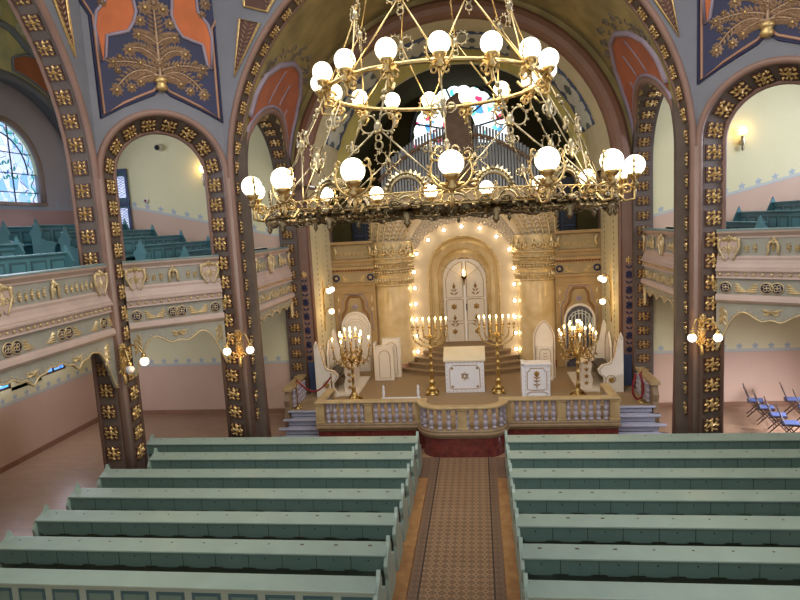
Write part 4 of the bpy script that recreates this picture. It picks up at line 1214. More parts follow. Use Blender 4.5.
for a, b in zip(L_, L_[1:]): cum.append(cum[-1] + (b - a).length)
tot = cum[-1]
for i in range(12):
    d = tot * (i + .9) / 12.8
    if abs(d - tot / 2) < .1: continue
    k = max(j for j in range(len(cum)) if cum[j] <= d); p = L_[k].lerp(L_[k + 1], (d - cum[k]) / (cum[k + 1] - cum[k])); spots.append((p.x, p.y))
for x, y in spots: inst('baluster', bme, bal, Matrix.Translation(V(x, y, .755) - ORI[bal.name]))
for sg in (-1, 1):
    st = empty('podium_stairs', (sg * 4.75, 17, 0), 'pale stone steps up to the podium at the %s end of the balustrade' % SIDE[sg], 'stairs')
    for k in range(4):
        m = mb(sg); y0 = 17.36 - .3 * (3 - k); z1 = .175 * (k + 1)
        m.bx(-5.3, -4.14, y0, 17.44, z1 - .175, z1 - .03)
        m.sweep([(-5.4 - .06 * (3 - k), y0 + .1), (-5.36 - .06 * (3 - k), y0 - .04), (-4.14, y0 - .04)], [(-.28 if k < 3 else -.1, z1 - .045), (.0, z1 - .045), (.025, z1 - .03), (.025, z1 - .01), (.0, z1), (-.28 if k < 3 else -.1, z1)], 0, cprof=True)
        obj('step', m, M['step_stone'], st)
    pa = empty('stair_parapet', (sg * 5.42, 18.3, .7), 'low stone parapet on the outer side of the %s podium steps' % SIDE[sg], 'parapet')
    m = mb(sg); pr = [(17.4, .0), (17.35, .5), (17.42, .8), (17.36, 1.0), (17.45, 1.15), (17.5, 1.28), (19.15, 1.32), (19.15, .0)]
    m.prism(pr, (-5.5, 0, 0), (0, 1, 0), (0, 0, 1), (1, 0, 0), .16); m.prism([(17.42, 1.28), (17.42, 1.36), (19.15, 1.40), (19.15, 1.32)], (-5.56, 0, 0), (0, 1, 0), (0, 0, 1), (1, 0, 0), .28, 1)
    obj('parapet_wall', m, [M['stone_dark'], M['stone']], pa)
    for i in range(6): inst('baluster', bme, pa, Matrix.Translation(V(sg * 5.30, 17.75 + .22 * i, .70) - ORI[pa.name]))

# ================================================================== THE ARK
YA = 21.9
ark = empty('torah_ark', (0, 22, PZ), 'honey marble and gold ark with arched niche, round towers and a ring of small bulbs', 'ark')
SA = 1.0365
MB.base = Matrix.Translation(V(0, .8, 6.2)) @ Matrix.Diagonal((SA, 1, SA, 1)) @ Matrix.Translation(V(0, 0, -6.2))
# wall with the niche opening
m = MB(); n = 32; zt = 7.3; r0 = 1.24; zc = 4.4
m.bx(-2.1, -r0, YA, YA + .3, PZ, zc); m.bx(r0, 2.1, YA, YA + .3, PZ, zc)
for i in range(n):
    a0, a1 = PI - PI * i / n, PI - PI * (i + 1) / n
    m.quad((r0 * math.cos(a0), YA, zc + r0 * math.sin(a0)), (r0 * math.cos(a1), YA, zc + r0 * math.sin(a1)), (r0 * math.cos(a1), YA, zt), (r0 * math.cos(a0), YA, zt))
m.quad((-2.1, YA, zc), (-r0, YA, zc), (-r0, YA, zt), (-2.1, YA, zt)); m.quad((r0, YA, zc), (2.1, YA, zc), (2.1, YA, zt), (r0, YA, zt))
m.bx(-3.35, 3.35, YA + .3, YA + .5, 5.7, zt)
obj('ark_wall', m, M['ark_stone'], ark)
# concave marble niche in stepped rings
rings = [(1.24, 4.40, 21.9), (1.20, 4.39, 21.98), (1.18, 4.38, 22.16), (1.12, 4.3, 22.3), (1.0, 4.25, 22.33), (.97, 4.22, 22.36), (.96, 4.2, 22.52), (.90, 4.12, 22.62), (.82, 4.05, 22.64), (.8, 4.02, 22.72)]
m = MB()
def ringpts(r, z, y, k=32): return [V(-r, y, PZ)] + [V(-r * math.cos(PI * i / k), y, z + r * math.sin(PI * i / k)) for i in range(k + 1)] + [V(r, y, PZ)]
for A, B in zip(rings, rings[1:]):
    a, b = ringpts(*A), ringpts(*B)
    for i in range(len(a) - 1): m.quad(a[i], b[i], b[i + 1], a[i + 1], 0, True)
obj('marble_niche', m, M['marble'], ark)
m = MB(); m.tube(ringpts(1.27, 4.4, YA - .01), .035, 8); m.tube(ringpts(.84, 4.05, 22.62), .03, 8)
obj('niche_moulding', m, M['ark_gilt'], ark)
# doors
dz = 1.5
for sg in (-1, 1):
    m = MB(); k = 12
    pts = [(0, dz), (0, 4.8)] + [(sg * .8 * math.sin(PI / 2 * i / k), 4.0 + .8 * math.cos(PI / 2 * i / k)) for i in range(1, k + 1)] + [(sg * .8, dz)]
    m.prism([(a + sg * .006, b) for a, b in pts], (0, 22.68, 0), (1, 0, 0), (0, 0, 1), (0, 1, 0), .06)
    d = obj('ark_door', m, M['white'], ark)
    m = MB()
    def loop(P): m.tube([V(a * sg, 22.675, b) for a, b in P], .012, 4, closed=True)
    loop([(.07, 3.35), (.7, 3.35), (.7, 4.0), (.6, 4.3), (.4, 4.55), (.15, 4.68), (.07, 4.68)]); loop([(.07, 2.45), (.7, 2.45), (.7, 3.25), (.55, 3.28), (.2, 3.28), (.07, 3.25)]); loop([(.07, 1.65), (.7, 1.65), (.7, 2.35), (.07, 2.35)])
    m.flower((sg * .42, 22.67, 3.0), (0, -1, 0), .13, .02, 0, 6); m.flower((sg * .42, 22.67, 2.05), (0, -1, 0), .12, .02, 0, 6)
    for z in (3.45, 2.25 - .0):
        for q in range(3):
            for s2 in (-1, 1): m.leaf((sg * .4, 22.67, z + .12 * q), (s2 * (.9 - .3 * q), 0, .6), (0, -1, 0), .2 - .03 * q, .06, .02)
        m.leaf((sg * .4, 22.67, z + .2), (0, 0, 1), (0, -1, 0), .28, .08, .03)
    obj('gilt_door_ornament', m, M['gold_line'], d)
    if sg > 0:
        m = MB(); m.bx(.03, .06, 22.62, 22.68, 2.85, 3.1); obj('door_handle', m, M['black'], d)
# eternal light hanging in the niche
nt = empty('eternal_lamp', (0, 22.3, 4.1), 'small hanging brass lamp with one bulb in front of the white ark doors', 'lamp')
m = MB(); m.lathe([(0, -.22), (.03, -.16), (.025, -.1), (.10, 0), (.13, .05), (.1, .06), (.03, .08)], (0, 22.3, 4.12), 12); m.ball((0, 22.3, 3.88), .03, 8, 6); obj('bowl', m, M['dark_bronze'], nt)
m = MB()
for sg in (-1, 1): m.tube([(sg * .11, 22.3, 4.17), (sg * .8, 22.5, 4.62)], .007, 4)
m.tube([(0, 22.3, 4.3), (0, 22.4, 5.2)], .006, 4)
obj('chain', m, M['old_brass'], nt)
m = MB(); m.ball((0, 22.3, 4.33), (.05, .05, .08), 10, 8); m.lathe([(.04, .12), (.04, .2)], (0, 22.3, 4.05), 8); obj('lamp_bulb', m, M['flame'], nt)
# ring of bulbs
AT = MB.base.copy(); MB.base = Matrix.Identity(4)
bm_ = MB(); bm_.ball((0, 0, 0), .058, 12, 8); blb = bm_.mesh('bulb'); blb.materials.append(M['bulb'])
bm_ = MB(); bm_.lathe([(.09, 0), (.09, .02), (.06, .045), (.05, .05)], (0, 0, 0), 12, axis=(0, -1, 0)); sok = bm_.mesh('bulb_socket'); sok.materials.append(M['white'])
BU = [(1.66, 5.1), (1.22, 5.58), (.64, 5.9), (0, 6.0)] + [(1.79, 4.44 - .59 * i) for i in range(6)]
for x, z in BU:
    for sg in ((-1, 1) if x else (1,)):
        s_ = inst('bulb_socket', sok, ark, Matrix.Translation(AT @ V(sg * x, YA - .0, z) - ORI[ark.name]))
        inst('bulb', blb, s_, Matrix.Translation(V(0, -.07, 0)))
MB.base = AT.copy()
# chain of carved leaves over the bulbs
m = MB()
for row in (0, 1):
    for i in range(24):
        a = R(18 + 144 * (i + .5 * row) / 23.5); rr = 2.08 + .2 * row
        c = V(rr * math.cos(a), YA - .0, 4.28 + rr * math.sin(a) * .96)
        m.tube([c + V(.12 * math.cos(t), -.04, .12 * math.sin(t)) for t in [2 * PI * q / 12 for q in range(12)]], .022, 5, closed=True)
        m.ball(c + V(0, -.01, 0), (.07, .025, .07), 8, 4)
obj('carved_leaf_chain', m, M['ark_leaf'], ark)
for sg in (-1, 1):
    # round marble tower
    TC = V(sg * 2.6, 21.95, 0)
    m = MB(); m.lathe([(.73, PZ + .42), (.72, 2.0), (.69, 4.02)], TC, 32, 0, True, PI, 2 * PI)
    m.bx(TC.x - .69, TC.x + .69, 21.95, 22.3, PZ, 5.6)
    tw = obj('marble_tower', m, M['marble'], ark)
    m = MB(); m.lathe([(.82, PZ), (.82, PZ + .1), (.76, PZ + .16), (.76, PZ + .4), (.73, PZ + .44)], TC, 32, 0, True, PI, 2 * PI); obj('marble_foot', m, M['foot_marble'], tw)
    # capital: gilded rings, beads, scrolls
    m = MB()
    for z, r, t in ((4.05, .74, .04), (4.22, .77, .025), (4.44, .78, .03), (4.62, .8, .03), (4.86, .82, .03), (5.02, .84, .045)):
        m.tube([TC + V(r * math.cos(a), r * math.sin(a), z) for a in [PI + PI * i / 24 for i in range(25)]], t, 7)
    m.lathe([(.70, 4.0), (.72, 4.3), (.76, 4.7), (.80, 5.1), (.8, 5.6)], TC, 24, 0, True, PI, 2 * PI)
    for i in range(22):
        a = PI + PI * (i + .5) / 22; d = V(math.cos(a), math.sin(a), 0); tg = V(-d.y, d.x, 0)
        m.ball(TC + d * .8 + V(0, 0, 4.53), .05, 6, 4)
        for sd in (-1, 1): m.leaf(TC + d * .8 + V(0, 0, 4.68), tg * sd * .6 + V(0, 0, .8), d, .2, .08, .05)
        m.leaf(TC + d * .76 + V(0, 0, 4.32), V(0, 0, -1), d, .26, .1, .05)
    for i in range(8):
        a = PI + PI * (i + .5) / 8; d = V(math.cos(a), math.sin(a), 0); tg = V(-d.y, d.x, 0)
        m.tube(spiral(TC + d * .86 + V(0, 0, 5.22), tg * (1 if i % 2 else -1), V(0, 0, 1), .15, .03, -.6, 6.5, 18), .04, 5)
        m.leaf(TC + d * .82 + V(0, 0, 5.05), V(0, 0, 1), d, .48, .16, .09)
    obj('gilded_capital', m, M['ark_gilt'], tw)
    # palm flare above the capital
    m = MB(); k = 16
    def pf(f, h):   # f across from the outer edge to the inner, h up
        xo = 3.34; xi = lambda h: 1.93 - 1.75 * h ** 1.6
        x = xo + (xi(h) - xo) * f; bulge = math.sin(PI * min(1, f * .9 + .05)) * (.62 - .15 * h)
        return V(sg * x, 21.9 - bulge * (1 - .25 * f), 5.35 + 1.95 * h)
    for i in range(k):
        for j in range(12): m.quad(pf(i / k, j / 12), pf((i + 1) / k, j / 12), pf((i + 1) / k, (j + 1) / 12), pf(i / k, (j + 1) / 12), 0, True)
    fl = obj('palm_flare', m, M['ark_stone'], tw)
    m = MB()
    for q in range(6):
        f0 = .06 + .15 * q
        pts = [pf(f0, h / 14) + V(0, -.03, 0) for h in range(15)]
        m.tube(pts, .035, 6)
        for h in range(1, 14):
            d = (pts[h] - pts[h - 1]).normalized()
            for s2 in (-1, 1): m.leaf(pts[h], d * .8 + V(s2, 0, 0), V(0, -1, 0), .2, .055, .05)
    obj('palm_fronds', m, M['ark_gilt'], fl)
MB.base = Matrix.Identity(4)
# steps in front of the doors
stp = empty('ark_steps', (0, 21.8, PZ), 'five rounded carpeted steps rising to the white ark doors', 'stairs')
for k in range(5):
    Rr = 3.78 - .29 * k; w = 2.45 - .27 * k; z1 = PZ + .16 * (k + 1); cy = 24.88
    a = math.asin(min(.99, w / Rr)); pts = [(Rr * math.sin(-a + 2 * a * i / 32), cy - Rr * math.cos(-a + 2 * a * i / 32)) for i in range(33)]
    yb = 23.5 if k > 1 else max(p[1] for p in pts) + .02
    m = MB(); m.prism(pts + [(w, max(yb, pts[-1][1] + .01)), (-w, max(yb, pts[-1][1] + .01))], (0, 0, z1 - .16), (1, 0, 0), (0, 1, 0), (0, 0, 1), .13)
    pts2 = [(x * 1.01, y - .025) for x, y in pts]
    m.prism(pts2 + [(w, max(yb, pts[-1][1] + .01)), (-w, max(yb, pts[-1][1] + .01))], (0, 0, z1 - .035), (1, 0, 0), (0, 1, 0), (0, 0, 1), .035, 1)
    obj('step', m, [M['stone_dark'], M['tread']], stp)

# niche walls beside the towers, with the small rear gallery on top
YN = 22.2
for sg in (-1, 1):
    m = mb(sg)
    m.bx(-4.9, -3.3, YN, YN + .3, PZ, 5.62)
    ng = structure('wall_niche_' + SIDE[sg], m, M['ochre'])
    m = mb(sg)
    m.bx(-4.9, -3.28, YN - .14, YN, 5.56, 5.66); m.bx(-4.9, -3.28, YN - .08, YN, 4.90, 4.98); m.bx(-4.9, -3.28, YN - .12, YN, 4.62, 4.72); m.bx(-4.9, -3.28, YN - .08, YN, 4.02, 4.10); m.bx(-4.9, -3.28, YN - .05, YN, 3.72, 3.78)
    obj('gallery_cornice', m, M['ochre'], ng)
    m = mb(sg); m.bx(-4.85, -3.3, YN - .02, YN, 5.0, 5.54); m.bx(-4.85, -3.3, YN - .02, YN, 4.12, 4.48); obj('painted_frieze', m, M['ochre_grey'], ng)
    m = mb(sg)
    for i in range(14): m.ball((-4.82 + i * .112, YN - .07, 4.57), .028, 6, 4, 1)
    for x in (-4.75, -3.45):
        m.tube([(x, YN - .08, 5.5), (x + .06, YN - .1, 5.3), (x, YN - .08, 5.05)], [.06, .05, .03], 6); m.lathe([(.13, 0), (.13, .04), (.08, .05)], (x, YN - .01, 4.3), 12, 2, axis=(0, -1, 0)); m.flower((x, YN - .05, 4.3), (0, -1, 0), .1, .03, 0, 5)
        for q in range(4): m.leaf((x + (.18 if x < -4 else -.18), YN - .02, 4.16 + .06 * q), (1 if x < -4 else -1, 0, .1), (0, -1, 0), .36 - .07 * q, .07, .03)
        for zz in (3.6, 3.2): m.leaf((x, YN - .02, zz), (0, 0, -1), (0, -1, 0), .3, .12, .04)
    for i in range(6):
        for s2 in (-1, 1): m.leaf((-4.5 + .16 * i, YN - .02, 5.14), (s2 * .4, 0, 1), (0, -1, 0), .13, .05, .03)
    obj('gilt_ornament', m, [M['ark_gilt'], M['rope'], M['navy']], ng)
    m = mb(sg)   # painted cartouche above the arched door
    P = [(-4.65, 2.75), (-4.45, 3.0), (-4.3, 3.35), (-4.5, 3.55), (-4.5, 3.7), (-3.75, 3.7), (-3.75, 3.55), (-3.95, 3.35), (-3.8, 3.0), (-3.6, 2.75)]
    P = [(-4.62, 2.2), (-4.6, 2.9), (-4.45, 3.1), (-4.42, 3.4), (-4.3, 3.6), (-3.92, 3.6), (-3.8, 3.4), (-3.77, 3.1), (-3.62, 2.9), (-3.6, 2.2)]
    m.tube([(a, YN - .01, b) for a, b in P], .05, 5); m.prism([(-4.3, 2.9), (-4.35, 3.4), (-4.25, 3.52), (-3.97, 3.52), (-3.87, 3.4), (-3.92, 2.9)], (0, YN - .015, 0), (1, 0, 0), (0, 0, 1), (0, 1, 0), .02, 1)
    m.tube([(a + (.13 if a > -4.1 else -.13), YN - .008, b + .07) for a, b in P], .02, 4, 2); m.flower((-4.11, YN - .02, 3.2), (0, -1, 0), .13, .02, 2, 6)
    obj('painted_cartouche', m, [M['ochre_dark'], M['ochre_grey'], M['lilac']], ng)
    m = mb(sg); c = -4.12; k = 16
    pts = [(c - .52, PZ), (c - .52, 2.42)] + [(c - .52 * math.cos(PI * i / k), 2.42 + .56 * math.sin(PI * i / k)) for i in range(1, k)] + [(c + .52, 2.42), (c + .52, PZ)]
    m.tube([(a, YN - .03, b) for a, b in pts], .05, 6, 0)
    m.prism(pts, (0, YN - .03, 0), (1, 0, 0), (0, 0, 1), (0, 1, 0), .03, 0 if sg < 0 else 1)
    dr = structure('door_%d' % (2 if sg < 0 else 3), m, [M['white'], M['mirror']])
    m = mb(sg)
    for r in (.4, .3): m.tube([(c - r * math.cos(2 * PI * i / 20), YN - .04, 2.4 + r * .9 * math.sin(2 * PI * i / 20)) for i in range(20)], .018, 5, closed=True)
    if sg < 0:
        m.tube([(c - .38, YN - .04, .85), (c - .38, YN - .04, 1.9), (c + .38, YN - .04, 1.9), (c + .38, YN - .04, .85)], .018, 5, closed=True)
    else:
        for q in range(8): m.tube([(c - .45 + .12 * q, YN - .04, 2.42 + .4 * math.sin(PI * (q + .5) / 8)), (c - .45 + .12 * q, YN - .04, 1.2)], .02, 5)
    obj('door_tracery', m, M['white'] if sg < 0 else M['motif'], dr)
    # organ case above the little gallery, the recess's shadow put into its dark blue
    m = mb(sg); m.bx(-4.85, -3.2, 23.4, 23.6, 4.9, 7.6); m.bx(-4.3, -4.24, 23.34, 23.4, 4.9, 7.6, 1); m.bx(-3.75, -3.7, 23.34, 23.4, 4.9, 7.6, 1)
    for z in (5.6, 5.8, 6.6): m.bx(-4.2, -3.8, 23.36, 23.4, z, z + .05, 1)
    tag(obj('organ_cabinet', m, [M['organ_blue'], M['slate']]), 'dark blue panelled organ cabinet behind the rear gallery, %s of the ark' % SIDE[sg], 'cabinet')

# ================================================================== ORGAN
org = empty('pipe_organ', (0, 24.2, 5), 'pipe organ with two arched banks of silver pipes around a brown middle tower', 'organ')
m = MB(); m.prism([(-.5, 5), (-.5, 10.3), (-.36, 10.75), (0, 11.0), (.36, 10.75), (.5, 10.3), (.5, 5)], (0, 23.9, 0), (1, 0, 0), (0, 0, 1), (0, 1, 0), .5)
m.tube([(-.5 , 23.88, 10.3), (-.36, 23.88, 10.75), (0, 23.88, 11.0), (.36, 23.88, 10.75), (.5, 23.88, 10.3)], .06, 6)
m.bx(-3.3, 3.3, 24.3, 24.7, 5, 7.0)
obj('organ_case', m, M['organ_wood'], org)
for i in range(22):
    for sg in (-1, 1):
        x = .6 + .118 * i; zt = 9.86 - .215 * (x - .55) - .135 * (x - .55) ** 2
        m = MB(); m.lathe([(.02, 5.6), (.045, 6.3), (.045, zt), (.039, zt), (.039, zt - .06), (0, zt - .06)], (sg * x, 24.0, 0), 10)
        obj('organ_pipe', m, M['silver'], org)
for sg in (-1, 1):
    m = MB(); P = []
    for i in range(28):
        x = .52 + .1 * i; zt = 9.86 - .215 * (x - .55) - .135 * (x - .55) ** 2; P.append((sg * x, 23.92, zt - .38))
    m.tube(P, .055, 6); m.tube([(a, b, c - .12) for a, b, c in P], .02, 5)
    for p in P[::2]: m.ball((p[0], p[1] - .03, p[2] - .06), .05, 6, 4)
    obj('pipe_rail', m, M['gilt_tan'], org)
# ================================================================== FURNITURE ON THE PODIUM
def candle_at(parent, p, h=.2):
    p = Vector(p)
    m = MB(); m.lathe([(.018, -.05), (.045, -.02), (.06, .0), (.05, .012), (.024, .015), (.024, .03)], p, 10); cup = obj('candle_cup', m, M['candle_brass'], parent)
    m = MB(); m.lathe([(.021, .015), (.021, h), (.0, h + .005)], p, 10); obj('candle', m, M['candle'], cup)
    m = MB(); m.ball(p + V(0, 0, h + .045), (.026, .026, .055), 10, 8); obj('flame_bulb', m, M['flame'], cup)
def menorah(x, y, label):
    root = empty('menorah', (x, y, PZ), label, 'menorah', 'tall seven-branched menorahs'); B = V(x, y, PZ)
    m = MB()
    m.lathe([(.2, 0), (.2, .03), (.15, .06), (.11, .1), (.14, .16), (.15, .2), (.10, .25), (.07, .3)], B, 16)
    for i in range(4):
        a = PI / 4 + i * PI / 2; m.tube([B + V(.1 * math.cos(a), .1 * math.sin(a), .18), B + V(.22 * math.cos(a), .22 * math.sin(a), .1), B + V(.25 * math.cos(a), .25 * math.sin(a), .0)], [.03, .035, .04], 6)
    obj('base', m, M['candle_brass'], root)
    m = MB(); m.lathe([(.06, .28), (.09, .33), (.12, .40), (.08, .46), (.05, .5), (.07, .54), (.065, .66), (.055, .72), (.09, .75), (.05, .8), (.05, .95), (.085, .98), (.05, 1.02), (.045, 1.2), (.075, 1.24), (.045, 1.28), (.042, 1.46), (.08, 1.5), (.06, 1.55), (.035, 1.6), (.03, 1.78), (.06, 1.8), (.03, 1.84), (.028, 2.2)], B, 14); obj('stem', m, M['candle_brass'], root)
    for k, (r, z0) in enumerate(((.54, 1.55), (.38, 1.68), (.2, 1.8))):
        top = 2.2
        for sg in (-1, 1):
            pts = [B + V(sg * r * math.sin(PI / 2 * i / 12), 0, z0 + (top - .12 - z0) * (1 - math.cos(PI / 2 * i / 12)) * .75) for i in range(13)] + [B + V(sg * r, 0, top)]
            m = MB(); m.tube(pts, .02, 8)
            for q in (4, 8, 11): m.ball(pts[q], .034, 8, 6)
            m.lathe([(.02, -.12), (.045, -.09), (.022, -.06), (.03, 0)], pts[-1], 10)
            obj('branch', m, M['candle_brass'], root)
    m = MB(); m.tube([B + V(.3 * math.sin(t), -.02, 1.86 + .05 * math.cos(t * 2)) for t in [-.9 + 1.8 * i / 14 for i in range(15)]], .016, 6); m.flower(B + V(0, -.04, 1.9), (0, -1, 0), .09, .03); obj('scroll', m, M['candle_brass'], root)
    for dx in (-.54, -.38, -.2, 0, .2, .38, .54): candle_at(root, B + V(dx, 0, 2.22), .2)
menorah(-1.06, 18.95, 'tall brass menorah with seven lit candles, left of the white lectern with the star')
menorah(1.06, 19.0, 'tall brass menorah with seven lit candles, right of the white lectern with the star')

def candelabrum(x, y, label, rot):
    root = empty('candelabrum', (x, y, PZ), label, 'candelabrum', 'many-armed brass candelabra'); B = V(x, y, PZ)
    m = MB(); m.lathe([(.2, 0), (.2, .03), (.13, .07), (.09, .12), (.1, .2), (.06, .25)], B, 16)
    for i in range(3):
        a = rot + i * 2 * PI / 3; m.tube([B + V(0, 0, .16), B + V(.16 * math.cos(a), .16 * math.sin(a), .12), B + V(.24 * math.cos(a), .24 * math.sin(a), 0)], [.03, .035, .045], 6)
    obj('base', m, M['candle_brass'], root)
    m = MB(); m.lathe([(.05, .24), (.07, .3), (.06, .42), (.042, .46), (.042, .7), (.065, .73), (.042, .76), (.042, .98), (.07, 1.02), (.045, 1.06), (.042, 1.2), (.1, 1.26), (.13, 1.33), (.08, 1.4), (.05, 1.48), (.06, 1.56), (.04, 1.6), (.04, 1.95), (.06, 2.0)], B, 14); obj('stem', m, M['candle_brass'], root)
    spec = [(6, .58, 1.25, 1.72, 0), (6, .38, 1.4, 1.88, .5), (3, .2, 1.55, 2.0, .25)]
    for n, r, z0, z1, ph in spec:
        for i in range(n):
            a = rot + 2 * PI * (i + ph) / n; d = V(math.cos(a), math.sin(a), 0)
            pts = [B + d * (.06 + (r - .06) * math.sin(PI / 2 * t)) + V(0, 0, z0 - .12 * math.sin(PI * t) + (z1 - z0) * t ** 2.2) for t in [q / 12 for q in range(13)]]
            m = MB(); m.tube(pts, .02, 7)
            m.tube(spiral(pts[6] + V(0, 0, -.02), d, V(0, 0, 1), .10, .02, -.5, 6, 14), .014, 5)
            m.tube(spiral(pts[4] + V(0, 0, .1), -d, V(0, 0, 1), .08, .02, 1, 7, 12), .012, 5)
            for q in (4, 7, 9): m.leaf(pts[q], d * .6 + V(0, 0, -.7), V(-d.y, d.x, 0), .12, .07, .03)
            obj('arm', m, M['candle_brass'], root)
            candle_at(root, pts[-1] + V(0, 0, .03), .2)
    candle_at(root, B + V(0, 0, 2.05), .22)
candelabrum(-3.55, 18.5, 'branching brass candelabrum with lit candles near the left choir stall', .2)
candelabrum(3.45, 18.5, 'branching brass candelabrum with lit candles near the right choir stall', .5)

# ---- central lectern with the star
lec = empty('lectern', (0, 19.3, PZ), 'white cloth-topped lectern with a gold star in the middle of the podium', 'lectern')
m = MB(); m.bx(-.62, .62, 19.05, 19.62, PZ, PZ + 1.05); obj('body', m, M['white_cool'], lec, bevel=.01)
m = MB(); m.prism([(19.0, 1.03), (19.0, 1.09), (19.66, 1.40), (19.66, 1.03)], (-.67, 0, PZ), (0, 1, 0), (0, 0, 1), (1, 0, 0), 1.34); obj('sloping_top', m, M['cloth'], lec, 'cream cloth-covered sloping top', bevel=.01)
m = MB(); y = 19.045
P = [(-.48, .16), (-.48, .78), (-.38, .90), (.38, .90), (.48, .78), (.48, .16), (.38, .12), (-.38, .12)]
m.tube([(a, y, PZ + b) for a, b in P], .012, 4, closed=True)
for i in range(9):
    for z in (.05, .98): m.ball((-.52 + .13 * i, y, PZ + z), .014, 6, 4)
for i in range(6):
    for x in (-.56, .56): m.ball((x, y, PZ + .16 + .14 * i), .014, 6, 4)
for s in (-.4, .4): m.flower((s, y, PZ + .2), (0, -1, 0), .05, .02); m.flower((s, y, PZ + .8), (0, -1, 0), .05, .02)
obj('gilt_border', m, M['gold_line'], lec)
m = MB(); c = V(0, 19.035, PZ + .55)
for k in (0, 1): m.tube([c + V(.13 * math.cos(PI / 2 + PI * k + 2 * PI * i / 3), 0, .13 * math.sin(PI / 2 + PI * k + 2 * PI * i / 3)) for i in range(3)], .016, 4, closed=True, smooth=False)
m.tube([c + V(.06 * math.cos(t), 0, .06 * math.sin(t)) for t in [2 * PI * i / 10 for i in range(10)]], .014, 4, closed=True)
obj('gilt_star', m, M['gold_line'], lec)
# ---- side lectern with the flower
l2 = empty('lectern', (2.2, 18.6, PZ), 'white side lectern with a gold stem and flower on its front, beside the right menorah', 'lectern')
m = MB(); m.bx(1.78, 2.62, 18.5, 18.95, PZ, PZ + .98); obj('body', m, M['white_cool'], l2, bevel=.01)
m = MB(); m.bx(1.76, 2.66, 18.46, 19.0, PZ + .98, PZ + 1.03); m.bx(1.76, 1.86, 18.46, 18.98, PZ - .0, PZ + 1.06); obj('top', m, M['white_cool'], l2, bevel=.008)
m = MB(); y = 18.49
m.tube([(a, y, PZ + b) for a, b in [(1.93, .24), (1.93, .76), (2.0, .82), (2.03, .89), (2.42, .89), (2.45, .82), (2.52, .76), (2.52, .24), (2.44, .2), (2.02, .2)]], .012, 4, closed=True)
m.tube([(a, y, PZ + b) for a, b in [(1.93, .02), (1.93, .1), (2.05, .14), (2.42, .14), (2.52, .1), (2.52, .02)]], .01, 4)
for i in range(7):
    for x in (1.87, 2.57): m.ball((x, y, PZ + .08 + .14 * i), .014, 6, 4)
obj('gilt_border', m, M['gold_line'], l2)
m = MB(); m.tube([(2.22, y, PZ + .26 + .06 * i) for i in range(10)], .014, 5); m.flower((2.22, y, PZ + .72), (0, -1, 0), .1, .03, 0, 7); m.ball((2.22, y, PZ + .68), (.06, .02, .07), 8, 6)
for z in (.34, .46, .56):
    for s in (-1, 1): m.leaf((2.22, y, PZ + z), (s, 0, .5), (0, -1, 0), .14, .05, .02)
obj('gilt_flower', m, M['gold_line'], l2)
# ---- nested white stands by the left tower
for (x0, x1, y0, y1, h, lb) in ((-3.0, -2.35, 21.17, 21.5, 1.42, 'taller plain white panelled stand, half hidden behind a shorter one by the left marble tower'), (-3.18, -2.55, 20.75, 21.15, 1.22, 'shorter plain white stand with arched panel, in front of a taller one')):
    st = empty('book_stand', ((x0 + x1) / 2, (y0 + y1) / 2, PZ), lb, 'stand')
    m = MB(); m.bx(x0, x1, y0, y1, PZ, PZ + h); b = obj('body', m, M['white'], st, bevel=.012)
    m = MB(); k = 12; c = (x0 + x1) / 2; w = (x1 - x0) / 2 - .12
    m.tube([(c - w, y0 - .004, PZ + .1), (c - w, y0 - .004, PZ + h - .35)] + [(c - w * math.cos(PI * i / k), y0 - .004, PZ + h - .35 + .22 * math.sin(PI * i / k)) for i in range(1, k)] + [(c + w, y0 - .004, PZ + h - .35), (c + w, y0 - .004, PZ + .1)], .012, 4, closed=True)
    obj('panel_moulding', m, M['gold_line'], b)
m = MB(); m.bx(-3.25, -3.185, 20.78, 21.15, PZ, PZ + 1.36); obj('side_board', m, M['white'], st, bevel=.01)
# ---- low white frame with two finials
rk = empty('low_frame', (-2.0, 18.3, PZ), 'low white wooden frame with two candle-shaped finials behind the left balusters', 'frame')
m = MB(); m.bx(-2.62, -1.38, 18.26, 18.34, PZ + .02, PZ + .1); m.bx(-2.62, -1.38, 18.22, 18.38, PZ, PZ + .03); obj('crossbar', m, M['white_cool'], rk, bevel=.008)
for x in (-2.55, -1.45):
    m = MB(); m.lathe([(.05, 0), (.05, .1), (.03, .14), (.045, .2), (.05, .3), (.03, .36), (.04, .4), (.03, .46), (0, .52)], (x, 18.3, PZ), 10); obj('finial', m, M['white_cool'], rk)
# ---- throne beside the right tower
th = empty('prayer_chair', (2.7, 20.5, PZ), 'white pointed high-back chair with gold edging in front of the right marble tower', 'chair')
def gothic(w, h, top, k=10): return [(-w, 0), (-w, h)] + [(-w + w * (i / k), h + top * math.sin(PI / 2 * i / k) ** .9) for i in range(1, k)] + [(0, h + top)] + [(w - w * (i / k), h + top * math.sin(PI / 2 * i / k) ** .9) for i in range(k - 1, 0, -1)] + [(w, h), (w, 0)]
G = gothic(.36, 1.5, .5)
m = MB(); m.prism(G, (2.68, 20.6, PZ), (1, 0, 0), (0, 0, 1), (0, 1, 0), .08); obj('backrest', m, M['white'], th, bevel=.012)
m = MB(); m.tube([(2.68 + a * .86, 20.59, PZ + .06 + b * .95) for a, b in G], .012, 4)
obj('gilt_edge', m, M['gold_line'], th)
m = MB(); m.bx(2.42, 2.94, 20.35, 20.6, PZ, PZ + 1.15); obj('front_panel', m, M['white'], th, bevel=.012)
m = MB(); m.tube([(a, 20.345, PZ + b) for a, b in [(2.5, .15), (2.5, 1.0), (2.58, 1.07), (2.78, 1.07), (2.86, 1.0), (2.86, .15)]], .01, 4, closed=True)
for i in range(7):
    for s in (-1, 1): m.leaf((2.68, 20.345, PZ + .3 + .1 * i), (s, 0, .8), (0, -1, 0), .09, .03, .01)
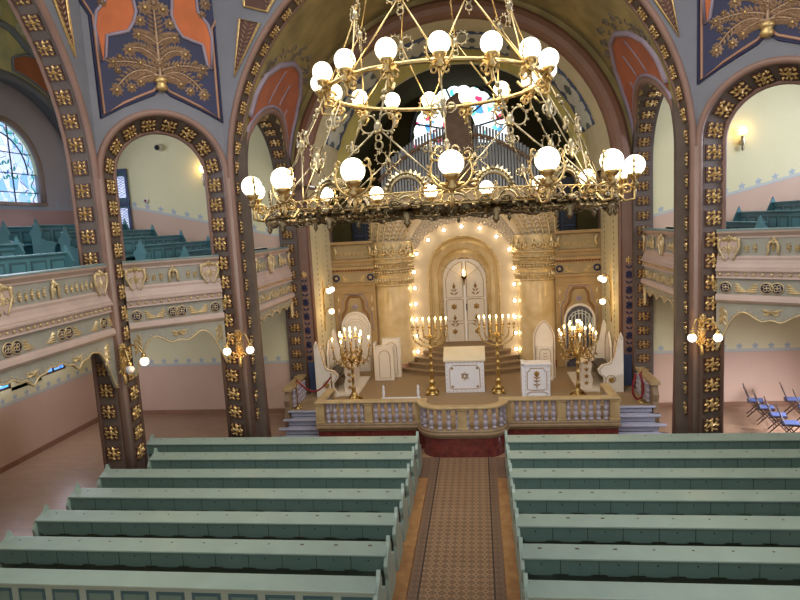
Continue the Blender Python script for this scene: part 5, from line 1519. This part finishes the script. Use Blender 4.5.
obj('gilt_panel', m, M['gold_line'], th)
# ---- choir stalls along the pillars
def stall(sg, label):
    root = empty('choir_stall', (sg * 4.4, 19.2, PZ), label, 'bench')
    G = gothic(.40, 1.1, .45)
    for y in (19.5, 20.7):
        m = mb(sg); m.prism(G, (-4.84, y, PZ), (0, 1, 0), (0, 0, 1), (1, 0, 0), .07); b = obj('pointed_back', m, M['white'], root, bevel=.012)
        m = mb(sg); m.tube([(-4.765, y + a * .84, PZ + .08 + c * .95) for a, c in G], .012, 4); obj('gilt_edge', m, M['gold_line'], b)
    m = mb(sg); m.bx(-4.84, -4.3, 18.9, 21.3, PZ + .4, PZ + .46); obj('seat', m, M['white'], root, bevel=.01)
    m = mb(sg); m.bx(-4.74, -4.28, 18.95, 21.2, PZ + .46, PZ + .53); obj('cushion', m, M['seat_dark'], root, bevel=.02)
    pr = [(-4.86, 0), (-4.86, 1.7), (-4.8, 1.86), (-4.72, 1.7), (-4.66, 1.35), (-4.6, 1.1), (-4.45, .92), (-4.22, .86), (-4.1, .72), (-4.14, .58), (-4.26, .5), (-4.28, .3), (-4.16, .12), (-4.12, 0)]
    for y in (18.85, 21.3):
        m = mb(sg); m.prism(pr, (0, y - .05, PZ), (1, 0, 0), (0, 0, 1), (0, 1, 0), .1); e = obj('scrolled_end', m, M['white'], root, bevel=.015)
        if y < 20:
            m = mb(sg)
            m.tube(spiral((-4.5, y - .055, PZ + .4), (1, 0, 0), (0, 0, 1), .16, .04, 0, 9, 20), .012, 4); m.flower((-4.5, y - .055, PZ + .4), (0, -1, 0), .1, .03)
            m.tube([(a + .05 if a < -4.5 else a - .05, y - .055, PZ + b * .95 + .03) for a, b in pr[1:-1]], .01, 4); obj('gilt_scroll', m, M['gold_line'], e)
    # reading desk in front
    m = mb(sg); m.prism([(-3.98, 0), (-4.02, .3), (-3.95, .55), (-4.0, .8), (-3.9, 1.02), (-3.82, 1.02), (-3.68, .8), (-3.7, .6), (-3.62, .5), (-3.66, .35), (-3.58, 0)], (0, 19.2, PZ), (1, 0, 0), (0, 0, 1), (0, 1, 0), .07); e = obj('desk_end', m, M['white'], root, bevel=.012)
    m = mb(sg)
    for i in range(4): m.flower((-3.82, 19.195, PZ + .2 + .22 * i), (0, -1, 0), .08, .02, 0, 5)
    obj('gilt_flower', m, M['gold_line'], e)
    m = mb(sg); m.bx(-3.9, -3.84, 19.25, 21.0, PZ, PZ + .9); obj('desk_front', m, M['white'], root, bevel=.01)
    m = mb(sg); m.prism([(-4.1, .94), (-4.1, .98), (-3.68, .86), (-3.68, .82)], (0, 19.2, PZ), (1, 0, 0), (0, 0, 1), (0, 1, 0), 1.85); obj('desk_top', m, M['white'], root, bevel=.008)
    m = mb(sg); m.bx(-4.6, -3.5, 18.9, 21.2, PZ, PZ + .06); obj('plinth', m, M['white'], root)
stall(-1, 'white carved choir stall with pointed backs against the left chancel pillar')
stall(1, 'white carved choir stall with dark cushion against the right chancel pillar')
# ---- rope barriers
def post(x, y, label, z=PZ):
    r = empty('rope_post', (x, y, z), label, 'stanchion', 'rope barrier posts')
    m = MB(); m.lathe([(.14, 0), (.14, .02), (.06, .05), (.02, .07)], (x, y, z), 16); obj('base', m, M['brass'], r)
    m = MB(); m.lathe([(.018, .05), (.018, .88), (.03, .9), (.03, .92), (.018, .94), (.035, .97), (.03, 1.0), (0, 1.02)], (x, y, z), 12); obj('pole', m, M['brass'], r)
post(-5.18, 17.7, 'brass rope post at the outer side of the left podium steps'); post(-4.12, 17.95, 'brass rope post behind the left end of the balustrade'); post(5.12, 17.75, 'brass rope post holding a looped red rope by the right steps')
m = MB(); m.tube([V(-5.18, 17.7, PZ + .9).lerp(V(-4.12, 17.95, PZ + .9), i / 16) + V(0, 0, -.42 * math.sin(PI * i / 16)) for i in range(17)], .028, 8)
rp = obj('barrier_rope', m, M['rope']); tag(rp, 'crimson rope sagging between the two brass posts on the left steps', 'rope')
m = MB(); m.tube([V(5.0 + .13 * math.sin(t) * (1.1 - .3 * math.cos(t)), 17.66, PZ + .5 + .38 * math.cos(t)) for t in [.35 + (2 * PI - .7) * i / 24 for i in range(25)]], .03, 8)
m.tube([(5.05, 17.66, PZ + .86), (5.12, 17.72, PZ + .92)], .02, 6)
rp = obj('barrier_rope', m, M['rope']); tag(rp, 'crimson rope hanging in a loop from the brass post on the right steps', 'rope')

# ================================================================== FOLDING CHAIRS
def folding_chair(x, y, label, first=[None]):
    if first[0] is None:
        r = empty('folding_chair', (0, 0, 0), label, 'chair', 'blue-seated folding chairs')
        # faces +X: back on the -X side
        for sy in (-1, 1):
            m = MB(); m.tube([(.28, sy * .20, 0), (-.12, sy * .20, .46), (-.3, sy * .20, .9)], .016, 6); obj('back_leg', m, M['wood_dark'], r)
            m = MB(); m.tube([(-.2, sy * .17, 0), (.2, sy * .17, .46)], .016, 6); obj('front_leg', m, M['wood_dark'], r)
        m = MB(); m.prism([(-.2, .44), (.22, .46), (.22, .49), (-.2, .47)], (0, -.2, 0), (1, 0, 0), (0, 0, 1), (0, 1, 0), .4); s = obj('seat', m, M['wood_dark'], r, bevel=.006)
        m = MB(); m.prism([(-.18, .472), (.21, .492), (.2, .515), (-.17, .495)], (0, -.18, 0), (1, 0, 0), (0, 0, 1), (0, 1, 0), .36); obj('blue_pad', m, M['seat_blue'], s, bevel=.008)
        m = MB(); m.prism([(-.25, .74), (-.32, .92), (-.30, .925), (-.23, .745)], (0, -.21, 0), (1, 0, 0), (0, 0, 1), (0, 1, 0), .42); obj('backrest', m, M['wood_dark'], r, bevel=.006)
        for zz, xx in ((.14, -.08), (.1, .19)):
            m = MB(); m.tube([(xx, -.19, zz), (xx, .19, zz)], .013, 6); obj('stretcher', m, M['wood_dark'], r)
        first[0] = r
    else:
        src = first[0]; r = src.copy(); COL.objects.link(r); r['label'] = label
        for ch in src.children:
            c = ch.copy(); COL.objects.link(c); c.parent = r
            for g in ch.children: d = g.copy(); COL.objects.link(d); d.parent = c
    r.location = (x, y, 0); r.rotation_euler = (0, 0, -.35)
folding_chair(8.5, 18.45, 'brown folding chair with blue seat, by the wall, end of the nearer file')
for y, l in ((17.78, 'brown folding chair with blue seat, second from the wall in the nearer file'), (17.1, 'brown folding chair with blue seat, third from the wall in the nearer file'), (16.42, 'brown folding chair with bright blue seat just above the front pew edge')): folding_chair(8.5, y, l)
for y, l in ((18.5, 'brown folding chair with blue seat, by the wall in the farther file'), (17.75, 'brown folding chair with blue seat, second from the wall in the farther file')): folding_chair(9.55, y, l)

# ================================================================== CHANDELIER
CX, CY = .12, 7.6
ch_ = empty('chandelier', (CX, CY, 6.2), 'huge two-tiered brass ring chandelier with glowing white globes hanging over the pews', 'chandelier')
CO = ORI[ch_.name]
PH = R(6.5)
def cp(r, a, z): return V(CX + r * math.sin(a), CY - r * math.cos(a), z)
def rad(a): return V(math.sin(a), -math.cos(a), 0)
def tan_(a): return V(math.cos(a), math.sin(a), 0)
def circle(r, z, n=96): return [cp(r, 2 * PI * i / n, z) for i in range(n)]
# lower ring: honeycomb of wire, studs and a scalloped lace fringe
r = 2.06; n = 104
ZM = Matrix.Translation(V(0, 0, 6.465)) @ Matrix.Diagonal((1, 1, .64, 1)) @ Matrix.Translation(V(0, 0, -6.52))
m = MB(); m.M = ZM
m.lathe([(r - .05, 6.40), (r - .05, 6.25), (r - .03, 6.25), (r - .03, 6.40)], (CX, CY, 0), 96, 0, False)
obj('ring_band', m, M['dark_bronze'], ch_)
m = MB(); m.M = ZM
for z0, s in ((6.52, 1), (6.40, -1)):
    P = []
    for i in range(n * 2):
        a = 2 * PI * i / (2 * n); P.append(cp(r + .01, a, z0 + .03 * s * (1 if i % 2 else -1)))
    m.tube(P, .010, 5, closed=True)
for i in range(n): a = 2 * PI * (i + .0) / n; m.tube([cp(r + .01, a, 6.50), cp(r + .01, a, 6.42)], .01, 4)
m.tube(circle(r + .005, 6.36), .02, 6, closed=True); m.tube(circle(r - .02, 6.55), .014, 6, closed=True)
obj('honeycomb_rail', m, M['brass'], ch_)
m = MB(); m.M = ZM
for i in range(n):
    a = 2 * PI * (i + .5) / n; d, t = rad(a), tan_(a)
    m.ball(cp(r + .02, a, 6.325), .03, 6, 4)
    m.tube([cp(r, a, 6.30) + t * (.075 * math.cos(x)) + V(0, 0, .075 * math.sin(x)) for x in [PI + PI * q / 8 for q in range(9)]], .013, 5)
    m.leaf(cp(r + .01, a, 6.30), V(0, 0, -1), d, .11, .07, .035)
def env(a): return abs(math.cos((a - PH) * 8)) ** 3       # deeper under each boss
for i in range(3 * n):
    a = 2 * PI * i / (3 * n); d, t = rad(a), tan_(a); e = 1 - abs(math.sin((a - PH) * 8)) ** .5
    m.leaf(cp(r + .015, a, 6.29), V(0, 0, -1) + t * .3 * math.sin(i * 2.4), d, .08 + .09 * e, .05, .035)
    if i % 2: m.ball(cp(r + .02, a, 6.235 - .07 * e), .018, 6, 4)
m.tube([cp(r + .015, 2 * PI * i / 320, 6.385 + .016 * (1 if i % 2 else -1)) for i in range(320)], .011, 4, closed=True)
P = [cp(r + .01, 2 * PI * i / 256, 6.225 - .10 * (1 - abs(math.sin((2 * PI * i / 256 - PH) * 8)) ** .5) - .012 * math.cos(i * 1.9)) for i in range(256)]
m.tube(P, .014, 6, closed=True)
obj('lace_fringe', m, M['boss'], ch_)
for k in range(16):
    a = PH + 2 * PI * (k + .5) / 16; d, t = rad(a), tan_(a); c = cp(r + .02, a, 6.30)
    m = MB(); m.M = ZM; m.ball(c + d * .03 + V(0, 0, .06), (.05, .05, .06), 10, 6)
    for q in range(7): b = PI * q / 6; m.leaf(c + V(0, 0, .02), t * math.cos(b) - V(0, 0, math.sin(b)), d, .17, .07, .05)
    m.lathe([(.0, -.26), (.02, -.22), (.035, -.18), (.02, -.14), (.05, -.08), (.03, 0)], c, 8)
    for sd in (-1, 1): m.tube(spiral(c + t * sd * .1 + V(0, 0, .1), t * sd, V(0, 0, 1), .06, .015, -1, 6, 12), .014, 5)
    obj('pendant_boss', m, M['boss'], ch_)
# shared globe pieces
g = MB(); g.ball((0, 0, 0), .112, 20, 14); gme = g.mesh('lamp_globe'); gme.materials.append(M['globe'])
g = MB(); g.lathe([(.012, -.24), (.05, -.20), (.02, -.165), (.055, -.13), (.075, -.10), (.07, -.085)], (0, 0, 0), 12); fme = g.mesh('globe_cup'); fme.materials.append(M['brass'])
g = MB()   # wreath-like horseshoe holder
for q in range(17):
    b = R(-60) + R(-240 + 0) * 0 + R(300) * 0 + 0
P = [V(.185 * math.sin(b), 0, -.06 - .17 * math.cos(b)) for b in [R(-125 + 250 * i / 24) for i in range(25)]]
g.tube(P, [.006 + .008 * math.sin(PI * i / 24) for i in range(25)], 6)
for i in range(1, 24, 2):
    d = (P[i] - P[i - 1]).normalized()
    if i > 12: pass
    o = V(P[i].x, 0, P[i].z + .06).normalized()
    s = 1 if i > 12 else -1
    g.leaf(P[i], d * s * .8 + o * .6, V(0, -1, 0), .06, .03, .015); g.leaf(P[i], d * s * .8 + o * .6, V(0, 1, 0), .06, .03, .015)
for sd in (-1, 1): g.tube(spiral(V(sd * .14, 0, .07), V(sd, 0, 0), V(0, 0, 1), .05, .012, PI, PI + 6, 12), .01, 5)
wme = g.mesh('wreath_holder'); wme.materials.append(M['brass'])
g = MB()   # arm from ring to globe
g.tube([V(0, .17, -.30), V(0, .10, -.38), V(0, .0, -.36), V(0, -.0, -.22)], .016, 6)
for sd in (-1, 1): g.tube(spiral(V(0, .08, -.26), V(0, sd, 0), V(0, 0, 1), .07, .02, 0, 6, 12), .012, 5); g.leaf(V(0, 0, -.2), V(sd, 0, .3), V(0, -1, 0), .12, .06, .03)
ame = g.mesh('globe_arm'); ame.materials.append(M['brass'])
for tier, (rg, zg, n) in enumerate(((2.27, 6.70, 16), (1.38, 7.95, 16))):
    for k in range(n):
        a = PH + 2 * PI * k / n
        T = Matrix.Translation(cp(rg, a, zg) - CO) @ Matrix.Rotation(a, 4, 'Z')
        arm = inst('globe_arm', ame, ch_, T)
        inst('lamp_globe', gme, arm); inst('globe_cup', fme, arm); 
        if tier == 0: inst('wreath_holder', wme, arm)
        else:
            inst('wreath_holder', wme, arm, Matrix.Scale(.72, 4) @ Matrix.Translation(V(0, 0, -.03))) if k % 2 == 0 else None
# upper ring
m = MB(); ru = 1.3; m.tube(circle(ru, 7.81), .026, 8, closed=True)
obj('upper_ring', m, M['brass'], ch_)
for k in range(16):
    a = PH + 2 * PI * k / 16; c = cp(ru + .02, a, 7.81); d, t = rad(a), tan_(a); m = MB()
    m.ball(c, (.05, .05, .05), 8, 6)
    for q in range(6): b = PI * q / 5; m.leaf(c, t * math.cos(b) - V(0, 0, math.sin(b)), d, .14, .055, .03)
    for sd in (-1, 1): m.tube(spiral(c + t * sd * .07 - V(0, 0, .1), t * sd, V(0, 0, 1), .05, .012, 1, 7, 12), .011, 5)
    obj('ring_boss', m, M['brass'], ch_)
# suspension: forked rods meet at knots, a single rod climbs from each knot
def knot(name, c, a, s):
    d, t = rad(a), tan_(a); m = MB()
    m.ball(c, .05 * s, 8, 6); m.lathe([(.03 * s, -.06), (.06 * s, -.03), (.06 * s, .03), (.03 * s, .06)], c, 8)
    for sd in (-1, 1):
        q = spiral(c + t * sd * .15 * s + V(0, 0, .07 * s), t * sd, V(0, 0, 1), .13 * s, .12 * s, PI + .6, PI + 6.4, 18)
        m.tube(q, .012 * s, 5)
        for i in range(1, 18, 2): o = (q[i] - (c + t * sd * .15 * s + V(0, 0, .07 * s))).normalized(); m.ball(q[i] + o * .03 * s, .018 * s, 6, 4)
    for z, rr in ((-.13, .045), (-.24, .06)): m.tube([c + V(0, 0, z * s) + t * (rr * s * math.cos(x)) + V(0, 0, rr * s * math.sin(x)) for x in [2 * PI * i / 12 for i in range(12)]], .010, 5, closed=True)
    m.lathe([(0, -.38 * s), (.02 * s, -.34 * s), (.0, -.30 * s)], c, 6)
    return obj(name, m, M['old_brass'], ch_)
for k in range(8):
    a = PH + 2 * PI * (k + .5) / 8 - PI / 8 * (0); am = a; d, t = rad(a), tan_(a)
    K1 = cp(1.68, a, 7.14); knot('rod_knot', K1, a, .68)
    for sd in (-1, 1):
        m = MB(); m.tube([cp(r - .02, a + sd * PI / 8, 6.47), K1], .009, 6); obj('rod', m, M['old_brass'], ch_)
    m = MB(); m.tube([K1, cp(ru, a, 7.81)], .010, 6)
    for f in (.45, .55): m.ball(K1.lerp(cp(ru, a, 7.84), f), .03, 6, 4)
    obj('rod', m, M['old_brass'], ch_)
    K2 = cp(.95, a, 8.58); knot('rod_knot', K2, a, .6)
    for sd in (-1, 1):
        m = MB(); m.tube([cp(ru, a + sd * PI / 8, 7.83), K2], .010, 6); obj('rod', m, M['brass'], ch_)
    m = MB(); m.tube([K2, cp(.45, a, 10.4)], .010, 6); obj('rod', m, M['brass'], ch_)
    # long stays from the lower ring to the upper one
    b = a + PI / 8
    m = MB(); p0, p1 = cp(r, b, 6.46), cp(ru, b, 7.81); m.tube([p0, p1], .008, 6)
    for f in (.3, .62):
        c = p0.lerp(p1, f); m.lathe([(.015, -.1), (.035, -.05), (.02, 0), (.035, .05), (.015, .1)], c, 8)
        for sd in (-1, 1): m.tube(spiral(c + tan_(b) * sd * .07, tan_(b) * sd, V(0, 0, 1), .06, .012, -2, 5, 12), .011, 5)
    obj('stay_rod', m, M['old_brass'], ch_)
# shell-shaped reflectors on the inner side of the lower ring
for k in range(16):
    a = PH + 2 * PI * (k + .5) / 16; c = cp(r - .02, a, 6.48); t = tan_(a)
    m = MB(); m.tube([c + t * (.15 * math.cos(x)) + V(0, 0, .15 * math.sin(x)) for x in [PI * q / 14 for q in range(15)]], [.010 + .012 * math.sin(PI * q / 14) for q in range(15)], 6)
    for q in range(1, 14): x = PI * q / 14; m.leaf(c + t * (.15 * math.cos(x)) + V(0, 0, .15 * math.sin(x)), t * math.cos(x) + V(0, 0, math.sin(x)), rad(a), .07, .05, .03)
    obj('wreath_crest', m, M['old_brass'], ch_)
m = MB(); m.tube(circle(.5, 10.3, 32), .04, 8, closed=True); m.tube([cp(0, 0, 10.3), cp(0, 0, 14)], .03, 8)
for q in range(4): m.tube([cp(0, 0, 11.2), cp(.5, q * PI / 2, 10.3)], .02, 6)
obj('crown_and_chain', m, M['brass'], ch_)
# ================================================================== CAMERA
cam = bpy.data.cameras.new('camera'); camo = bpy.data.objects.new('camera', cam); COL.objects.link(camo)
cam.sensor_fit = 'HORIZONTAL'; cam.sensor_width = 36; cam.lens = 36 * 603.65 / 800; cam.clip_end = 100; cam.clip_start = .05
FPX = 603.65
fw = V(77, 80, -FPX).normalized(); dn = V(265, -4810, -FPX).normalized(); dn = (dn - fw * fw.dot(dn)).normalized(); up = -dn; rt = fw.cross(up)
Rm = Matrix((rt, fw, up)).to_4x4()
camo.matrix_world = Matrix.Translation(V(.58, 0, 6.2)) @ Rm
scene.camera = camo

# ================================================================== LIGHT
w = bpy.data.worlds.new('sky'); scene.world = w; w.use_nodes = True
bg = w.node_tree.nodes['Background']; bg.inputs[0].default_value = lin((236, 234, 230)); bg.inputs[1].default_value = WORLD
def area(name, loc, target, e, col, sx, sy, spread=None):
    o = lamp(name, 'AREA', loc, e, col, sx, sy=sy, spread=spread); look(o, target); return o
for sg in (-1, 1):
    k = WL if sg < 0 else WR
    area('daylight_gallery_window', (sg * 12.5, 15.9, 8.6), (sg * 6, 14, 6.5), k, (224, 232, 255), 2.6, 2.2)
    area('daylight_arm_window', (sg * 12.4, 6.5, 8.8), (0, 9, 3), (WL if sg < 0 else WL * 1.3) * 2.2, (232, 236, 255), 3.4, 3.4)
    for y in (14.6, 16.9): area('daylight_low_window', (sg * 12.5, y, 2.9), (sg * 9.0, 17.0, 0), WLOW if sg < 0 else WLOW * 2.5, (236, 238, 255), 1.0, 1.4, None if sg < 0 else R(70))
area('daylight_dome', (0, 7.4, 13.4), (0, 7.4, 0), DOME, (255, 250, 242), 7, 7)
area('daylight_apse_window', (0, 26.9, 11.2), (0, 20, 8), APSE, (230, 245, 255), 3, 1.5)
for k in range(8):
    a = PH + 2 * PI * k / 8
    p = cp(2.1, a, 6.75); lamp('chandelier_glow', 'POINT', p, CHAND, (255, 226, 176), .12)
    p = cp(1.2, a, 8.05); lamp('chandelier_glow', 'POINT', p, CHAND, (255, 226, 176), .12)
for sg in (-1, 1):
    lamp('candle_glow', 'POINT', (sg * 3.5, 18.7, 2.95), CAND, (255, 206, 130), .3)
    lamp('candle_glow', 'POINT', (sg * 1.06, 18.9, 3.25), CAND * .6, (255, 206, 130), .3)
    for z in (3.3, 4.05): lamp('sconce_glow', 'POINT', (sg * 4.45, 20.4, z), SCON, (255, 206, 130), .1)
    lamp('sconce_glow', 'POINT', (sg * 5.62, 14.3, 3.1), SCON, (255, 200, 120), .1)
    lamp('sconce_glow', 'POINT', (sg * 8.35, 19.15, 8.36), SCON * .6, (255, 210, 130), .1)
lamp('sconce_glow', 'POINT', (-7.2, 12.75, 3.3), SCON * .7, (255, 200, 120), .1)
for x, z in BU:
    for sg in ((-1, 1) if x else (1,)): lamp('bulb_glow', 'POINT', AT @ V(sg * x, YA - .18, z), BULB, (255, 232, 190), .05)

scene.view_settings.view_transform = 'Standard'; scene.view_settings.look = 'None'
scene.view_settings.gamma = 1.0; scene.view_settings.use_curve_mapping = False
scene.view_settings.exposure = EXPO
scene.cycles.use_denoising = True
scene.cycles.max_bounces = 6; scene.cycles.diffuse_bounces = 4; scene.cycles.glossy_bounces = 3
scene.cycles.sample_clamp_indirect = 6.0
